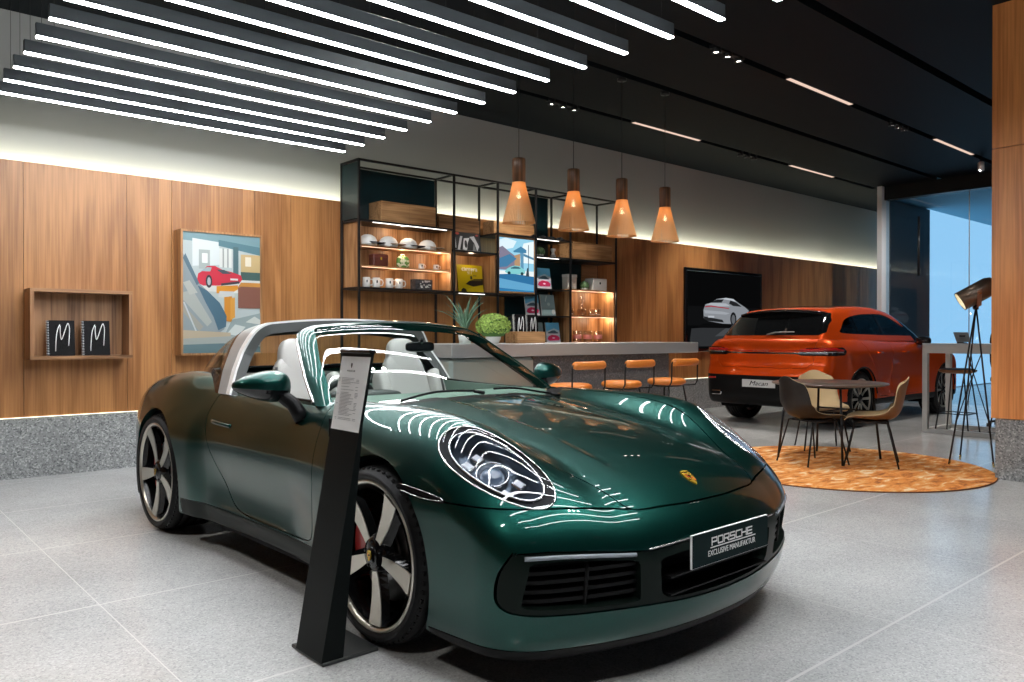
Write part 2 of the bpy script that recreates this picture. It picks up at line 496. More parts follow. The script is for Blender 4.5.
M_GREEN = car_paint('green_metallic_paint', (.0055, .050, .041), .90, .35)
M_ORANGE = car_paint('orange_metallic_paint', (.80, .085, .005), .45, .36)
M_BLACK = mat('gloss_black', (.006, .006, .007), .12)
M_SATIN = mat('satin_black_plastic', (.005, .005, .0055), .42, Specular_IOR_Level=.14)
M_MATT = mat('matt_black', (.005, .005, .006), .75, Specular_IOR_Level=.15)
M_TYRE = mat('tyre_rubber', (.010, .010, .011), .55, Specular_IOR_Level=.3, bump=.3, bscale=300)
M_CHROME = mat('chrome', (.86, .86, .87), .07, 1.0)
M_SILVER = mat('satin_silver', (.62, .62, .62), .26, 1.0)
M_BARGREY = mat('grey_trim', (.40, .41, .41), .38, .4)
M_RIM = mat('satin_spoke_metal', (.60, .57, .50), .30, .85)
M_DARKMETAL = mat('dark_metal', (.05, .05, .052), .32, .8)
M_DISC = mat('brake_disc_steel', (.32, .32, .33), .33, 1.0)
M_RED = mat('red_caliper_paint', (.55, .01, .008), .3, Coat_Weight=.6)
M_GOLD = mat('gold_enamel', (.80, .52, .06), .25, .6)
M_CRESTRED = mat('crest_red', (.45, .01, .01), .3)
M_GLASS = thin_glass('windscreen_glass', (.80, .86, .84), .85, 1.52)
M_DKGLASS = thin_glass('privacy_glass', (.03, .035, .035), 1.0, 1.52)
M_LENS = thin_glass('clear_lens', (.97, .98, 1.0), .8, 1.5)
M_SEAT = mat('pale_grey_leather', (.50, .49, .47), .5, bump=.15, bscale=120)
M_TEAL = mat('green_grey_leather', (.17, .25, .21), .5, bump=.15, bscale=160)
M_DKTRIM = mat('dark_cabin_trim', (.025, .028, .028), .55)
M_CARPET = mat('dark_cabin_carpet', (.02, .022, .022), .9)
M_LAMPRED = mat('red_lamp_plastic', (.55, .012, .01), .12, Coat_Weight=.5)
M_WHITE = mat('white_print', (.85, .85, .85), .45)
M_PLATE = mat('dark_green_plate', (.004, .014, .015), .45, Specular_IOR_Level=.06)
M_PLATEW = mat('white_plate', (.62, .63, .64), .4)
M_LED = emit('led_strip', (1, 1, 1), 1.0)
# ---------------------------------------------------------------- the showroom
M_WALNUT = wood('walnut_veneer', (.27, .108, .032), (.47, .215, .072), 1.0, .38, panel=.4)
M_WALNUT2 = wood('walnut_board', (.15, .065, .024), (.42, .22, .10), 1.4, .42, along='X')
M_OAKBOX = wood('oak_board', (.22, .10, .035), (.52, .29, .13), 1.6, .45, along='X')
M_OAKV = wood('oak_board_upright', (.20, .09, .03), (.50, .27, .12), 1.6, .45)
M_PILLAR = wood('pillar_veneer', (.58, .195, .052), (.84, .34, .105), 1.2, .36, panel=3.1)
M_WALLPAINT = mat('pale_grey_wall_paint', (.34, .345, .335), .85)
M_CEIL = mat('black_ceiling', (.0045, .006, .008), .6, Specular_IOR_Level=.08)
M_TRACK = mat('black_track', (.004, .004, .005), .5)
M_FRAME = mat('black_steel', (.012, .012, .013), .42, .3)
M_DKGREEN = mat('dark_green_lacquer', (.004, .022, .026), .35)
M_STEEL = mat('brushed_steel', (.55, .57, .59), .34, .70, bump=.25, bscale=40)

def terrazzo(name, base, dark, light, rough, scale=170, joints=None):
    m, nt, out = new_mat(name); N, L = nt.nodes.new, nt.links.new
    tc = N('ShaderNodeTexCoord'); v = N('ShaderNodeTexVoronoi'); v.inputs['Scale'].default_value = scale
    L(tc.outputs['Object'], v.inputs['Vector'])
    sp_ = N('ShaderNodeSeparateColor'); L(v.outputs['Color'], sp_.inputs[0])
    rp = N('ShaderNodeValToRGB'); e = rp.color_ramp.elements
    e[0].position = 0; e[0].color = (*dark, 1); e[1].position = 1; e[1].color = (*light, 1)
    a = rp.color_ramp.elements.new(.35); a.color = (*base, 1); a = rp.color_ramp.elements.new(.75); a.color = (*base, 1)
    L(sp_.outputs[0], rp.inputs[0])
    n = N('ShaderNodeTexNoise'); n.inputs['Scale'].default_value = 1.7; n.inputs['Detail'].default_value = 3; L(tc.outputs['Object'], n.inputs['Vector'])
    mr = N('ShaderNodeMapRange'); mr.inputs[1].default_value = .3; mr.inputs[2].default_value = .7; mr.inputs[3].default_value = .90; mr.inputs[4].default_value = 1.08; L(n.outputs[0], mr.inputs[0])
    mx = N('ShaderNodeVectorMath'); mx.operation = 'SCALE'; L(rp.outputs[0], mx.inputs[0]); L(mr.outputs[0], mx.inputs['Scale'])
    col = mx.outputs[0]
    b = pbsdf(nt, base, rough)
    if joints:
        x0, y0, dx, dy, w = joints; s = N('ShaderNodeSeparateXYZ'); L(tc.outputs['Object'], s.inputs[0]); parts = []
        for k, (o, d) in enumerate(((x0, dx), (y0, dy))):
            q = N('ShaderNodeMath'); q.operation = 'SUBTRACT'; q.inputs[1].default_value = o - 50 * d; L(s.outputs[k], q.inputs[0])
            r = N('ShaderNodeMath'); r.operation = 'MODULO'; r.inputs[1].default_value = d; L(q.outputs[0], r.inputs[0])
            g = N('ShaderNodeMath'); g.operation = 'LESS_THAN'; g.inputs[1].default_value = w * (.6, 1.5)[k]; L(r.outputs[0], g.inputs[0]); parts.append(g)
        mxx = N('ShaderNodeMath'); mxx.operation = 'MAXIMUM'; L(parts[0].outputs[0], mxx.inputs[0]); L(parts[1].outputs[0], mxx.inputs[1])
        mc = N('ShaderNodeMix'); mc.data_type = 'RGBA'; L(mxx.outputs[0], mc.inputs[0]); L(col, mc.inputs[6]); mc.inputs[7].default_value = (.66, .66, .65, 1)
        col = mc.outputs[2]
    L(col, b.inputs['Base Color'])
    n3 = N('ShaderNodeTexNoise'); n3.inputs['Scale'].default_value = 3; L(tc.outputs['Object'], n3.inputs['Vector'])
    m3 = N('ShaderNodeMapRange'); m3.inputs[3].default_value = rough * .75; m3.inputs[4].default_value = rough * 1.3; L(n3.outputs[0], m3.inputs[0]); L(m3.outputs[0], b.inputs['Roughness'])
    L(b.outputs[0], out.inputs[0]); return m
M_FLOOR = terrazzo('polished_terrazzo', (.51, .52, .52), (.38, .385, .39), (.62, .63, .63), .17, 150, (.94, 1.415, 1.215, 1.215, .008))
M_PLINTH = terrazzo('grey_granite', (.27, .28, .28), (.10, .105, .11), (.50, .51, .51), .5, 95)
M_GRANITE_DK = terrazzo('dark_granite', (.10, .10, .105), (.05, .05, .055), (.20, .20, .21), .35, 110)

def structure():
    WY = 7.70
    m = MB(); m.box(-5, 32, -6, 10.5, -.12, 0); m.build('floor', M_FLOOR, kind='structure')
    # ceiling with recessed tracks: slabs between the grooves
    gro = [(-6.0, .0), (.60, .10), (3.30, .10), (4.42, .09), (5.50, .10), (6.64, .09)]
    m = MB(); y = -6.0
    for gy, gw in gro[1:]:
        m.box(-5, 14.85, y, gy - gw / 2, 3.95, 4.10); y = gy + gw / 2
    m.box(-5, 14.85, y, 8.0, 3.95, 4.10)
    m.prism([(14.85, 6.50), (18.3, 7.93), (18.3, 8), (14.85, 8)], 3.95, 3.985, 'z')
    m.build('ceiling', M_CEIL, kind='structure')
    m = MB(); m.box(-5, 14.85, -6, 8, 4.10, 4.2); m.build('trim_1', M_TRACK, kind='structure', label='black recesses of the ceiling tracks')
    # back wall: painted upper wall, veneer cladding standing proud, granite plinth
    m = MB(); m.box(-5, 18.3, WY + .15, WY + .30, 0, 4.1); m.build('wall_back', M_WALLPAINT, kind='structure')
    m = MB(); xs = []; b = 1.31 - 1.2 * 6
    while b < 18: xs += [b, b + .81]; b += 1.2
    xs = [x for x in xs if x < 18.2] + [18.25]
    for a, c in zip(xs[:-1], xs[1:]):
        if 10.41 < (a + c) / 2 < 12.68 and False: continue
        m.box(a + .002, c - .002, WY, WY + .03, .507, 2.66)
    m.build('trim_2', M_WALNUT, kind='structure', label='walnut veneer wall panelling')
    m = MB(); m.box(-5, 18.25, WY + .03, WY + .035, .53, 2.62); m.build('trim_3', M_TRACK, kind='structure')
    m = MB(); m.box(-5, 18.25, WY + .035, WY + .15, 0, .49); m.box(-5, 18.25, WY - .0, WY + .035, 0, .50); m.build('baseboard_back', M_PLINTH, kind='structure')
    m = MB(); m.box(-5, 18.25, WY + .04, WY + .07, 2.60, 2.625); m.build('trim_4', emit('cove_strip', (.98, 1.0, .78), COVE_POWER), kind='structure', label='light strip behind the top of the panelling')
    # a thin light line under the panelling
    m = MB(); m.box(-5, 18.25, WY - .012, WY - .002, .5075, .5125); m.build('trim_5', emit('plinth_strip', (1.0, .97, .74), 2.0), kind='structure', label='light strip under the bottom of the panelling')
    # other sides, outside the picture
    m = MB(); m.box(-5.2, -5, -6, 8, 0, 4.1); m.build('wall_left', M_WALNUT, kind='structure')
    m = MB(); m.box(-5, -2, -6.2, -6, 0, 4.1); m.box(13, 32, -6.2, -6, 0, 4.1); m.box(-2, 13, -6.2, -6, 3.3, 4.1); m.box(5, 5.6, -6.2, -6, 0, 3.3); m.build('wall_front', M_CEIL, kind='structure')
    # pillar
    m = MB(); m.box(7.40, 8.30, 1.32, 2.30, 0, .507); m.build('baseboard_right', M_PLINTH, kind='structure', label='granite foot of the wooden pillar')
    m = MB(); m.box(7.38, 8.32, 1.30, 2.325, .511, 2.752); m.box(7.38, 8.32, 1.30, 2.325, 2.758, 3.95); m.build('wall_pillar', M_PILLAR, kind='structure', label='square pillar clad in orange-brown veneer')
    # partition at the right: white column, black head beam, glass leaves
    m = MB(); m.box(14.70, 15.02, 6.44, 6.53, 0, 3.95, bev=.004); m.build('wall_right', mat('white_column_paint', (.92, .92, .91), .5), kind='structure')
    m = MB(); m.box(14.80, 14.98, -6, 6.45, 3.70, 3.95); m.build('trim_6', M_FRAME, kind='structure')
    for i, (y0, y1) in enumerate(((5.04, 6.44), (3.4, 5.02), (1.7, 3.38), (-1.0, 1.68))):
        m = MB(); m.box(14.88, 14.89, y0, y1, .01, 3.70); g = m.build('window_%d' % (i + 1), thin_glass('partition_glass', (.86, .93, .97), .75, 1.5), kind='structure')
        m = MB(); m.box(14.875, 14.895, y0 - .01, y0, .0, 3.70); m.build('glass_edge', M_STEEL, g)
    # bronze-tinted leaf with a long bar handle
    m = MB(); m.tube([(14.80, 5.83, 2.27), (14.80, 5.83, 3.33)], .022, 10)
    for z in (2.4, 3.2): m.tube([(14.80, 5.83, z), (14.88, 5.83, z)], .010, 8)
    m.build('door_handle', M_FRAME, bpy.data.objects['window_1'])
    # beyond the glass: dark wall, pale ceiling, bright daylight opening
    m = MB(); m.box(16.35, 18.33, 6.99, 7.10, 0, 3.96); m.build('wall_far', mat('far_wall_paint', (.11, .115, .122), .5), kind='structure')
    m = MB(); m.box(14.98, 32, -6, 10.5, 3.99, 4.1); m.build('ceiling_far', mat('far_ceiling_blue_cast', (.25, .52, .66), .7), kind='structure')  # the opening's blue light on this pale ceiling is mixed into its colour
    m = MB(); m.box(18.33, 31.9, 7.04, 7.06, .02, 3.985); m.build('window_5', emit('daylight_window', (.38, .68, .96), .70), kind='structure', label='bright pale blue opening beyond the glass')
    m = MB(); m.box(31.9, 32.1, -6, 10.5, 0, 4.1); m.build('wall_end', M_CEIL, kind='structure')
    t = MB(); 
    text_mesh('The edit', 'wall_lettering', .26, mat('faint_lettering', (.20, .21, .22), .5), bpy.data.objects['wall_far'], frame_matrix((17.1, 6.985, 1.86), (1, 0, 0), (0, 0, 1)), .002) if False else None
structure()

# ---------------------------------------------------------------- hanging LED bars
M_BARBODY = mat('grey_aluminium', (.10, .115, .125), .38, .4)
M_BAREMIT = emit('led_diffuser', (.96, .98, 1.0), BAR_POWER)
def led_bars():
    lab0 = 'long slim LED pendant bar, '
    r = empty('linear_pendant_light', (0, 6.92, 3.0), category=None) if False else None
    root = empty('linear_pendant_light', (1.0, 6.92, 3.0), cat='ceiling light', group='parallel LED bars over the green car')
    m = MB(); m.box(0, 2.9, -.019, .019, .004, .082, bev=.002); m.build('bar_housing', M_BARBODY, root)
    m = MB(); m.box(.004, 2.896, -.017, .017, -.004, .004); m.build('diffuser', M_BAREMIT, root)
    for x in (.10, 1.45, 2.80):
        m = MB(); m.tube([(x, 0, .08), (x, 0, .95)], .0016, 5); m.build('suspension_wire', M_FRAME, root)
    pos = [6.92 - .359 * k for k in range(19)]
    names = ['nearest the panelled wall', 'second from the panelled wall', 'third from the panelled wall', 'fourth from the panelled wall', 'fifth from the panelled wall',
             'sixth from the panelled wall', 'seventh from the panelled wall', 'eighth from the panelled wall', 'ninth from the panelled wall', 'tenth from the panelled wall',
             'eleventh from the panelled wall', 'twelfth from the panelled wall', 'right end showing beside the top edge', 'only its tip at the top edge']
    for k, y in enumerate(pos):
        o = root if k == 0 else copy_tree(root)
        o.location = (1.0, y, 3.0)
        o['label'] = lab0 + (names[k] if k < len(names) else 'out of the frame over the bonnet')
led_bars()

# ---------------------------------------------------------------- fixtures in the ceiling tracks
def track_lights():
    M_L = emit('warm_track_lamp', (1.0, .72, .58), .6); M_SP = emit('spot_lamp', (1.0, .93, .85), 14.0)
    names = {(7.81, 4.42): 'warm linear ceiling light, the largest one, right of the LED bars', (11.74, 4.42): 'short warm linear ceiling light beside the wooden pillar',
             (7.91, 6.64): 'warm linear ceiling light near the white wall, above the rightmost wood lamps', (11.80, 6.64): 'warm linear ceiling light far back near the white column'}
    for (x, y), lab in names.items():
        r = empty('linear_ceiling_light', (x, y, 3.95), label=lab, cat='ceiling light', group='linear lights in the ceiling tracks')
        m = MB(); m.box(0, 1.45, -.035, .035, -.002, .05); m.build('light_housing', M_TRACK, r)
        m = MB(); m.box(.01, 1.44, -.024, .024, -.006, -.002); m.build('diffuser', M_L, r)
    sp = [((6.70, 6.70), 'black three-lamp ceiling spot cluster in front of the white wall, left of the others'), ((6.70, 4.43), 'black three-lamp ceiling spot cluster, nearest the right ends of the LED bars'),
          ((10.66, 4.46), 'black three-lamp ceiling spot cluster between the two linear lights by the pillar'), ((10.69, 6.72), 'black three-lamp ceiling spot cluster far back above the television')]
    off = [(3.2, 4.43), (3.4, .65), (6.7, .65), (10.6, .65), (-.6, 4.43), (-.6, .65), (-.4, -2.4), (3.6, -2.4), (12.9, 2.0)]  # unseen clusters added for their light; the last one brightens the white column
    for i, ((x, y), lab) in enumerate(sp + [(p, 'black three-lamp ceiling spot cluster added for light out of the frame') for p in off]):
        r = empty('spot_cluster', (x, y, 3.95), label=lab, cat='ceiling spotlight', group='three-lamp spot clusters' if i < 4 else 'spot clusters added for light outside the frame')
        m = MB()
        for k in (-1, 0, 1): m.lathe([(.045, .03), (.045, -.035), (.036, -.037), (.030, -.020)], 20, c=(k * .19, 0, 0))
        m.box(-.26, .26, -.03, .03, -.004, .03); m.build('spot_housing', M_TRACK, r)
        m = MB()
        for k in (-1, 0, 1): m.lathe([(0, -.022), (.030, -.022)], 16, c=(k * .19, 0, 0))
        m.build('spot_lens', M_SP, r)
        for k in (-1, 0, 1):
            d = bpy.data.lights.new('spot_lamp', 'SPOT'); d.energy = SPOT_POWER * (1 if i < 4 else .42 if x > 3 and x < 12 else .8); d.spot_size = R(95); d.spot_blend = .7; d.shadow_soft_size = .03; d.color = (1, .95, .88)
            o = bpy.data.objects.new('spot_lamp', d); COL.objects.link(o); o.parent = r; o.location = (k * .19, 0, -.05)
track_lights()
r = empty('track_spotlight', (13.55, 4.42, 3.95), label='small white spotlight hanging near the glass partition beside the wooden pillar', cat='ceiling spotlight')
m = MB(); m.tube([(0, 0, .02), (0, 0, -.07)], .012, 8); m.build('spot_stem', M_TRACK, r)
m = MB(); m.lathe([(.030, 0), (.045, -.01), (.045, -.13), (.038, -.13), (.034, -.02)], 20, c=(0, 0, -.06)); m.build('spot_head', mat('white_spot_paint', (.8, .8, .8), .4), r)
d = bpy.data.lights.new('spot_lamp', 'SPOT'); d.energy = 130; d.spot_size = R(100); d.spot_blend = .8; d.shadow_soft_size = .04
o = bpy.data.objects.new('spot_lamp', d); COL.objects.link(o); o.parent = r; o.location = (0, 0, -.2); o.rotation_euler = Vector((.9, 1.0, -1.6)).to_track_quat('-Z', 'Y').to_euler()
# ---------------------------------------------------------------- wheels (outer face looks along -y in its own frame, +x is forwards)
def wheel_parts(parent, cx, cy, cz, side, rr, tr, wd, phase, disc=True, spokes=5, rim_mat=None, dark_mat=None, hubcol=None, caliper=True, tapered=True):
    """side=-1: the car's right. Rim (the part) carries tyre, spokes, disc, caliper, cap."""
    rim_mat = rim_mat or M_RIM; dark_mat = dark_mat or M_BLACK
    # local wheel frame: (a: forwards, b: outwards, c: up)
    Mw = Matrix(((1, 0, 0, cx), (0, side, 0, cy), (0, 0, 1, cz), (0, 0, 0, 1)))
    Ml = Mw @ Matrix(((1, 0, 0, 0), (0, 0, 1, 0), (0, 1, 0, 0), (0, 0, 0, 1)))   # lathe z -> outwards
    t = MB(); g = .006
    prof = [(rr - .012, -wd + .01), (rr + .02, -wd), (tr - .03, -wd + .0), (tr - .008, -wd + .018), (tr, -wd + .04)]
    for q in range(4):
        z = -wd + .05 + (wd - .10) * (q + .5) / 4
        prof += [(tr, z - .004), (tr - g, z - .003), (tr - g, z + .003), (tr, z + .004)]
    prof += [(tr, -.042), (tr - .008, -.018), (tr - .03, .0), ((tr + rr) / 2 + .004, .009), (rr + .014, .006), (rr + .002, -.004), (rr - .012, -.012)]
    t.lathe(prof, 72, M=Ml, cap=False)
    # shoulder blocks
    for k in range(60):
        a = 2 * math.pi * k / 60; ca, sa = math.cos(a), math.sin(a); h = .0045; w = .008
        T = Matrix(((ca, 0, sa, 0), (0, 1, 0, 0), (-sa, 0, ca, 0), (0, 0, 0, 1)))
        t.box(-w, w, -.040, -.012, tr - .016, tr - .0065, M=Mw @ T)
    r = MB()   # barrel and lip
    r.lathe([(rr - .018, -wd + .02), (rr - .03, -.09), (rr - .022, -.05), (rr - .014, -.02), (rr - .012, -.004), (rr - .004, .003), (rr + .004, .002), (rr + .005, -.006)], 72, 0, M=Ml, cap=False)
    rim = r.build('wheel_rim', [rim_mat], parent)
    if not tapered: pass
    b = MB()   # dark inner barrel and hub
    b.lathe([(rr - .030, -.005), (rr - .036, -.03), (rr - .045, -.075), (rr - .05, -wd + .03)], 48, 0, M=Ml, cap=False)
    b.lathe([(.0, -.006), (.030, -.006), (.062, -.012), (.078, -.030), (.085, -.06)], 40, 0, M=Ml, cap=False)
    # spokes: pale faces on black bodies
    s = MB()
    for k in range(spokes):
        a = R(phase) + 2 * math.pi * k / spokes
        T = Mw @ Matrix(((math.cos(a), 0, math.sin(a), 0), (0, 1, 0, 0), (-math.sin(a), 0, math.cos(a), 0), (0, 0, 0, 1)))
        n = 9; L, Rr, Ld, Rd = [], [], [], []
        for i in range(n):
            u = i / (n - 1); rad = .058 + (rr - .022 - .058) * u
            w = (.017 + .026 * u ** .9) if tapered else .013 + .006 * u
            dep = -.014 - .008 * math.sin(math.pi * u) + .012 * u
            L.append((-w, dep, rad)); Rr.append((w, dep, rad))
            wd2 = w + (.012 + .014 * (1 - u))
            Ld.append((-wd2, dep - .030, rad)); Rd.append((wd2, dep - .030, rad))
        vs = [T @ Vector(p) for p in L + Rr]
        low = [T @ Vector((p[0], p[1] - .010, p[2])) for p in L + Rr]
        fs = [(i, i + 1, n + i + 1, n + i) for i in range(n - 1)]
        s.add(vs, fs)
        al = vs + low; m = 2 * n
        s.add(al, [(i, i + 1, m + i + 1, m + i) for i in range(n - 1)] + [(n + i, n + i + 1, m + n + i + 1, m + n + i) for i in range(n - 1)] + [(n - 1, 2 * n - 1, m + 2 * n - 1, m + n - 1)])
        dk = [T @ Vector((p[0], p[1] - .004, p[2])) for p in L + Rr] + [T @ Vector(p) for p in Ld + Rd]
        b.add(dk, [(i, i + 1, m + i + 1, m + i) for i in range(n - 1)] + [(n + i, n + i + 1, m + n + i + 1, m + n + i) for i in range(n - 1)])
    b.build('wheel_hub', [dark_mat], rim)
    s.build('wheel_spokes', [rim_mat], rim)
    t.build('tyre', [M_TYRE], rim)
    c = MB(); c.lathe([(0, .002), (.024, .001), (.031, -.004), (.033, -.012)], 28, 0, M=Ml, cap=False)
    for k in range(5):
        a = R(phase + 36) + 2 * math.pi * k / 5
        c.lathe([(0, .001), (.007, 0), (.009, -.012)], 10, 0, c=tuple(Mw.to_3x3() @ Vector((math.sin(a) * .052, -.006, math.cos(a) * .052))), M=Ml, cap=False)
    c.build('centre_cap', [dark_mat], rim)
    if hubcol:
        crest(rim, Mw @ Matrix.Translation((0, .0035, 0)) @ Matrix(((1, 0, 0, 0), (0, 0, 1, 0), (0, 1, 0, 0), (0, 0, 0, 1))), .019, 'wheel_crest')
    if disc:
        d = MB(); d.lathe([(.07, -.085), (rr * .66, -.085), (rr * .66, -.115), (.07, -.115)], 48, M=Ml, cap=False)
        d.lathe([(.085, -.075), (.085, -.088)], 32, M=Ml)
        d.build('brake_disc', [M_DISC], rim)
    if caliper:
        q = MB(); vs = []; n = 12; r0, r1 = rr * .44, rr * .76
        for i in range(n + 1):
            a = R(-128 + 78 * i / n)
            for rad, bb in ((r0, -.070), (r1, -.064), (r1, -.115), (r0, -.115)):
                vs.append(Mw @ Vector((math.sin(a) * rad, bb, math.cos(a) * rad)))
        fs = [(4 * i + j, 4 * i + (j + 1) % 4, 4 * i + 4 + (j + 1) % 4, 4 * i + 4 + j) for i in range(n) for j in range(4)] + [(0, 1, 2, 3), (4 * n + 3, 4 * n + 2, 4 * n + 1, 4 * n)]
        q.add(vs, fs); q.build('brake_caliper', [M_RED], rim)
    return rim

def crest(parent, M, h, name='crest'):
    """small gold shield with dark red bars; M maps (x right, y up, z out)"""
    sh = []
    for x, y in ((-.8, .95), (-.4, 1.0), (0, 1.08), (.4, 1.0), (.8, .95), (.82, .2), (.7, -.35), (.4, -.8), (0, -1.1), (-.4, -.8), (-.7, -.35), (-.82, .2)):
        sh.append((x * h * .78, y * h))
    m = MB(); m.prism(sh, 0, h * .16, 'z', 0, M=M)
    z0, z1 = h * .16, h * .19
    def q(x0, x1, y0, y1, mi): m.box(x0 * h, x1 * h, y0 * h, y1 * h, z0, z1, mi, M=M)
    q(-.52, -.06, -.02, .12, 1); q(-.52, -.06, .28, .42, 1); q(.06, .5, -.30, -.16, 1); q(.06, .48, -.58, -.46, 1)
    q(.14, .46, .08, .22, 2); q(.14, .5, .40, .50, 2); q(-.44, -.14, -.42, -.3, 2)
    q(-.12, .12, -.14, .3, 2); q(-.5, .5, .70, .78, 2)
    return m.build(name, [M_GOLD, M_CRESTRED, M_BLACK], parent)

def wheel_liner(parent, cx, cz, side, r, y0, y1):
    m = MB(); n = 40; vs = []
    for i in range(n + 1):
        a = R(-115 + 230 * i / n)
        for y in (y0, y1): vs.append((cx + math.sin(a) * r, side * y, cz + math.cos(a) * r))
    m.add(vs, [(2 * i, 2 * i + 2, 2 * i + 3, 2 * i + 1) for i in range(n)], 0, True)
    k = len(vs)
    m.add([vs[2 * i] for i in range(n + 1)] + [(cx, side * y0, cz - r * .4)], [(i, i + 1, n + 1) for i in range(n)])
    return m.build('wheel_arch_liner', [M_MATT], parent)

def ell_strip(f, path, w, name, m, parent, off=.002, thick=.004):
    """bead laid on the surface along a 3-D path"""
    P = project(f, np.array(path, float), 4); G = grad(f, P); N = G / np.linalg.norm(G, axis=1)[:, None]
    mb = MB(); mb.tube([tuple(p + n * off) for p, n in zip(P, N)], w, 8)
    return mb.build(name, [m], parent)
# ---------------------------------------------------------------- the green open-top sports car
SPORT = empty('sports_car', (2.503, 2.672, 0), R(-89.3), label='dark green targa sports car with silver roll bar, pale grey seats and five-spoke wheels', cat='car')
HL_C = np.array([.544, .725, .7355]); HL_A = np.array([.877, -.234, -.419]); HL_B = np.array([.041, .906, -.421]); HL_N = np.array([.478, .352, .804])
HL_A = HL_A / np.linalg.norm(HL_A); HL_B = HL_B / np.linalg.norm(HL_B)
def g_headlight(s=1.0):
    def g(V):
        q = V.copy(); q[:, 1] = np.abs(q[:, 1]); d = q - HL_C
        e = np.sqrt((d @ HL_A / (.252 * s)) ** 2 + (d @ HL_B / (.119 * s)) ** 2) - 1
        return np.where(np.abs(d @ HL_N) > .2, 1.0, e * .12)
    return g
g_archF = lambda V: np.where(V[:, 1] < .42, .3, np.hypot(V[:, 0] - .01, V[:, 2] - .345) - .386)
g_archR = lambda V: np.where(V[:, 1] < .42, .3, np.hypot((V[:, 0] + 2.43) * np.where(V[:, 0] > -2.43, .95, 1), V[:, 2] - .35) - .402)
_hl = [(.925, 0), (.922, .12), (.905, .26), (.884, .37), (.855, .408), (.80, .43), (.72, .455), (.59, .513), (.46, .560), (.30, .592), (.08, .617), (-.2, .637), (-.42, .655), (-.455, .62), (-.40, .4), (-.355, .2), (-.34, 0), (-.34, -.2), (.925, -.2)]
_hoodP = smooth_poly(_hl[:17], 5, closed=False) + [(-.34, -.2), (.925, -.2)]
def g_hood(V):
    d = poly_sdf(V[:, :2], _hoodP); return np.where(V[:, 2] < .5, .3, d)
_cowlP = [(-.34, 0), (-.355, .2), (-.40, .4), (-.455, .62), (-.47, .655), (-.60, .72), (-.9, .5), (-.9, -.2), (-.3, -.2)]
def g_cowl(V): return np.where(V[:, 2] < .7, .3, poly_sdf(V[:, :2], _cowlP))
_doorP = smooth_poly([(-.60, .97), (-.535, .80), (-.505, .62), (-.50, .42), (-.52, .315), (-.60, .285), (-.9, .278), (-1.25, .283), (-1.41, .315), (-1.53, .40), (-1.64, .53), (-1.74, .655), (-1.785, .76), (-1.775, .85), (-1.74, .97)], 5, closed=False)
def g_door(V): return np.where(V[:, 1] < .5, .3, poly_sdf(V[:, [0, 2]], _doorP))
_zb = spline([0, .30, .37, .42, .50, .62, .755, .95], [.64, .61, .594, .596, .605, .616, .620, .628])
def g_bumper(V): return np.where(V[:, 0] < .2, .3, V[:, 2] - _zb(V[:, 1]))
# openings of the nose, in the front view (y, z)
_inP = smooth_poly([(.792, .462), (.800, .450), (.812, .38), (.816, .328), (.804, .314), (.70, .307), (.55, .302), (.44, .300), (.428, .308), (.430, .35), (.438, .425), (.448, .440), (.55, .455), (.68, .465)], 4)
_ctP = smooth_poly([(-.3, .283), (0, .280), (.20, .284), (.300, .292), (.335, .312), (.345, .36), (.350, .41), (.335, .436), (.15, .45), (0, .455), (-.3, .455)], 4)
_mouthP = smooth_poly([(.838, .492), (.862, .44), (.868, .37), (.858, .318), (.82, .296), (.70, .288), (.52, .284), (.36, .278), (.20, .270), (0, .266)], 4, False) + [(-.3, .266), (-.3, .488), (0, .488), (.30, .474), (.40, .468), (.50, .476), (.62, .490), (.74, .498)]
def g_mouth(V): return np.where(V[:, 0] < .4, .3, poly_sdf(V[:, 1:3], _mouthP))
def g_intake(V): return np.where(V[:, 0] < .4, .3, poly_sdf(V[:, 1:3], _inP))
def g_centre(V): return np.where(V[:, 0] < .6, .3, poly_sdf(V[:, 1:3], _ctP))
_mkP = [(.20, .662), (.38, .648), (.455, .638), (.485, .627), (.46, .618), (.36, .620), (.22, .630)]
def g_marker(V): return np.where(V[:, 1] < .7, .3, poly_sdf(V[:, [0, 2]], _mkP))
def g_spoiler(V): return np.where(V[:, 0] < .36, .3, V[:, 2] - .165)
# crisp fold on the lid
def form_sport2(V):
    x, y, z = V[:, 0], np.abs(V[:, 1]), V[:, 2]
    yc = .225 + .075 * (x + .4) / 1.2
    rec = .007 * sstep(-y, -yc - .012, -yc + .012) * sstep(x, -.7, -.3) * (1 - sstep(x, .45, .85))
    return form_sport(V) + rec * sstep(z, .6, .7)

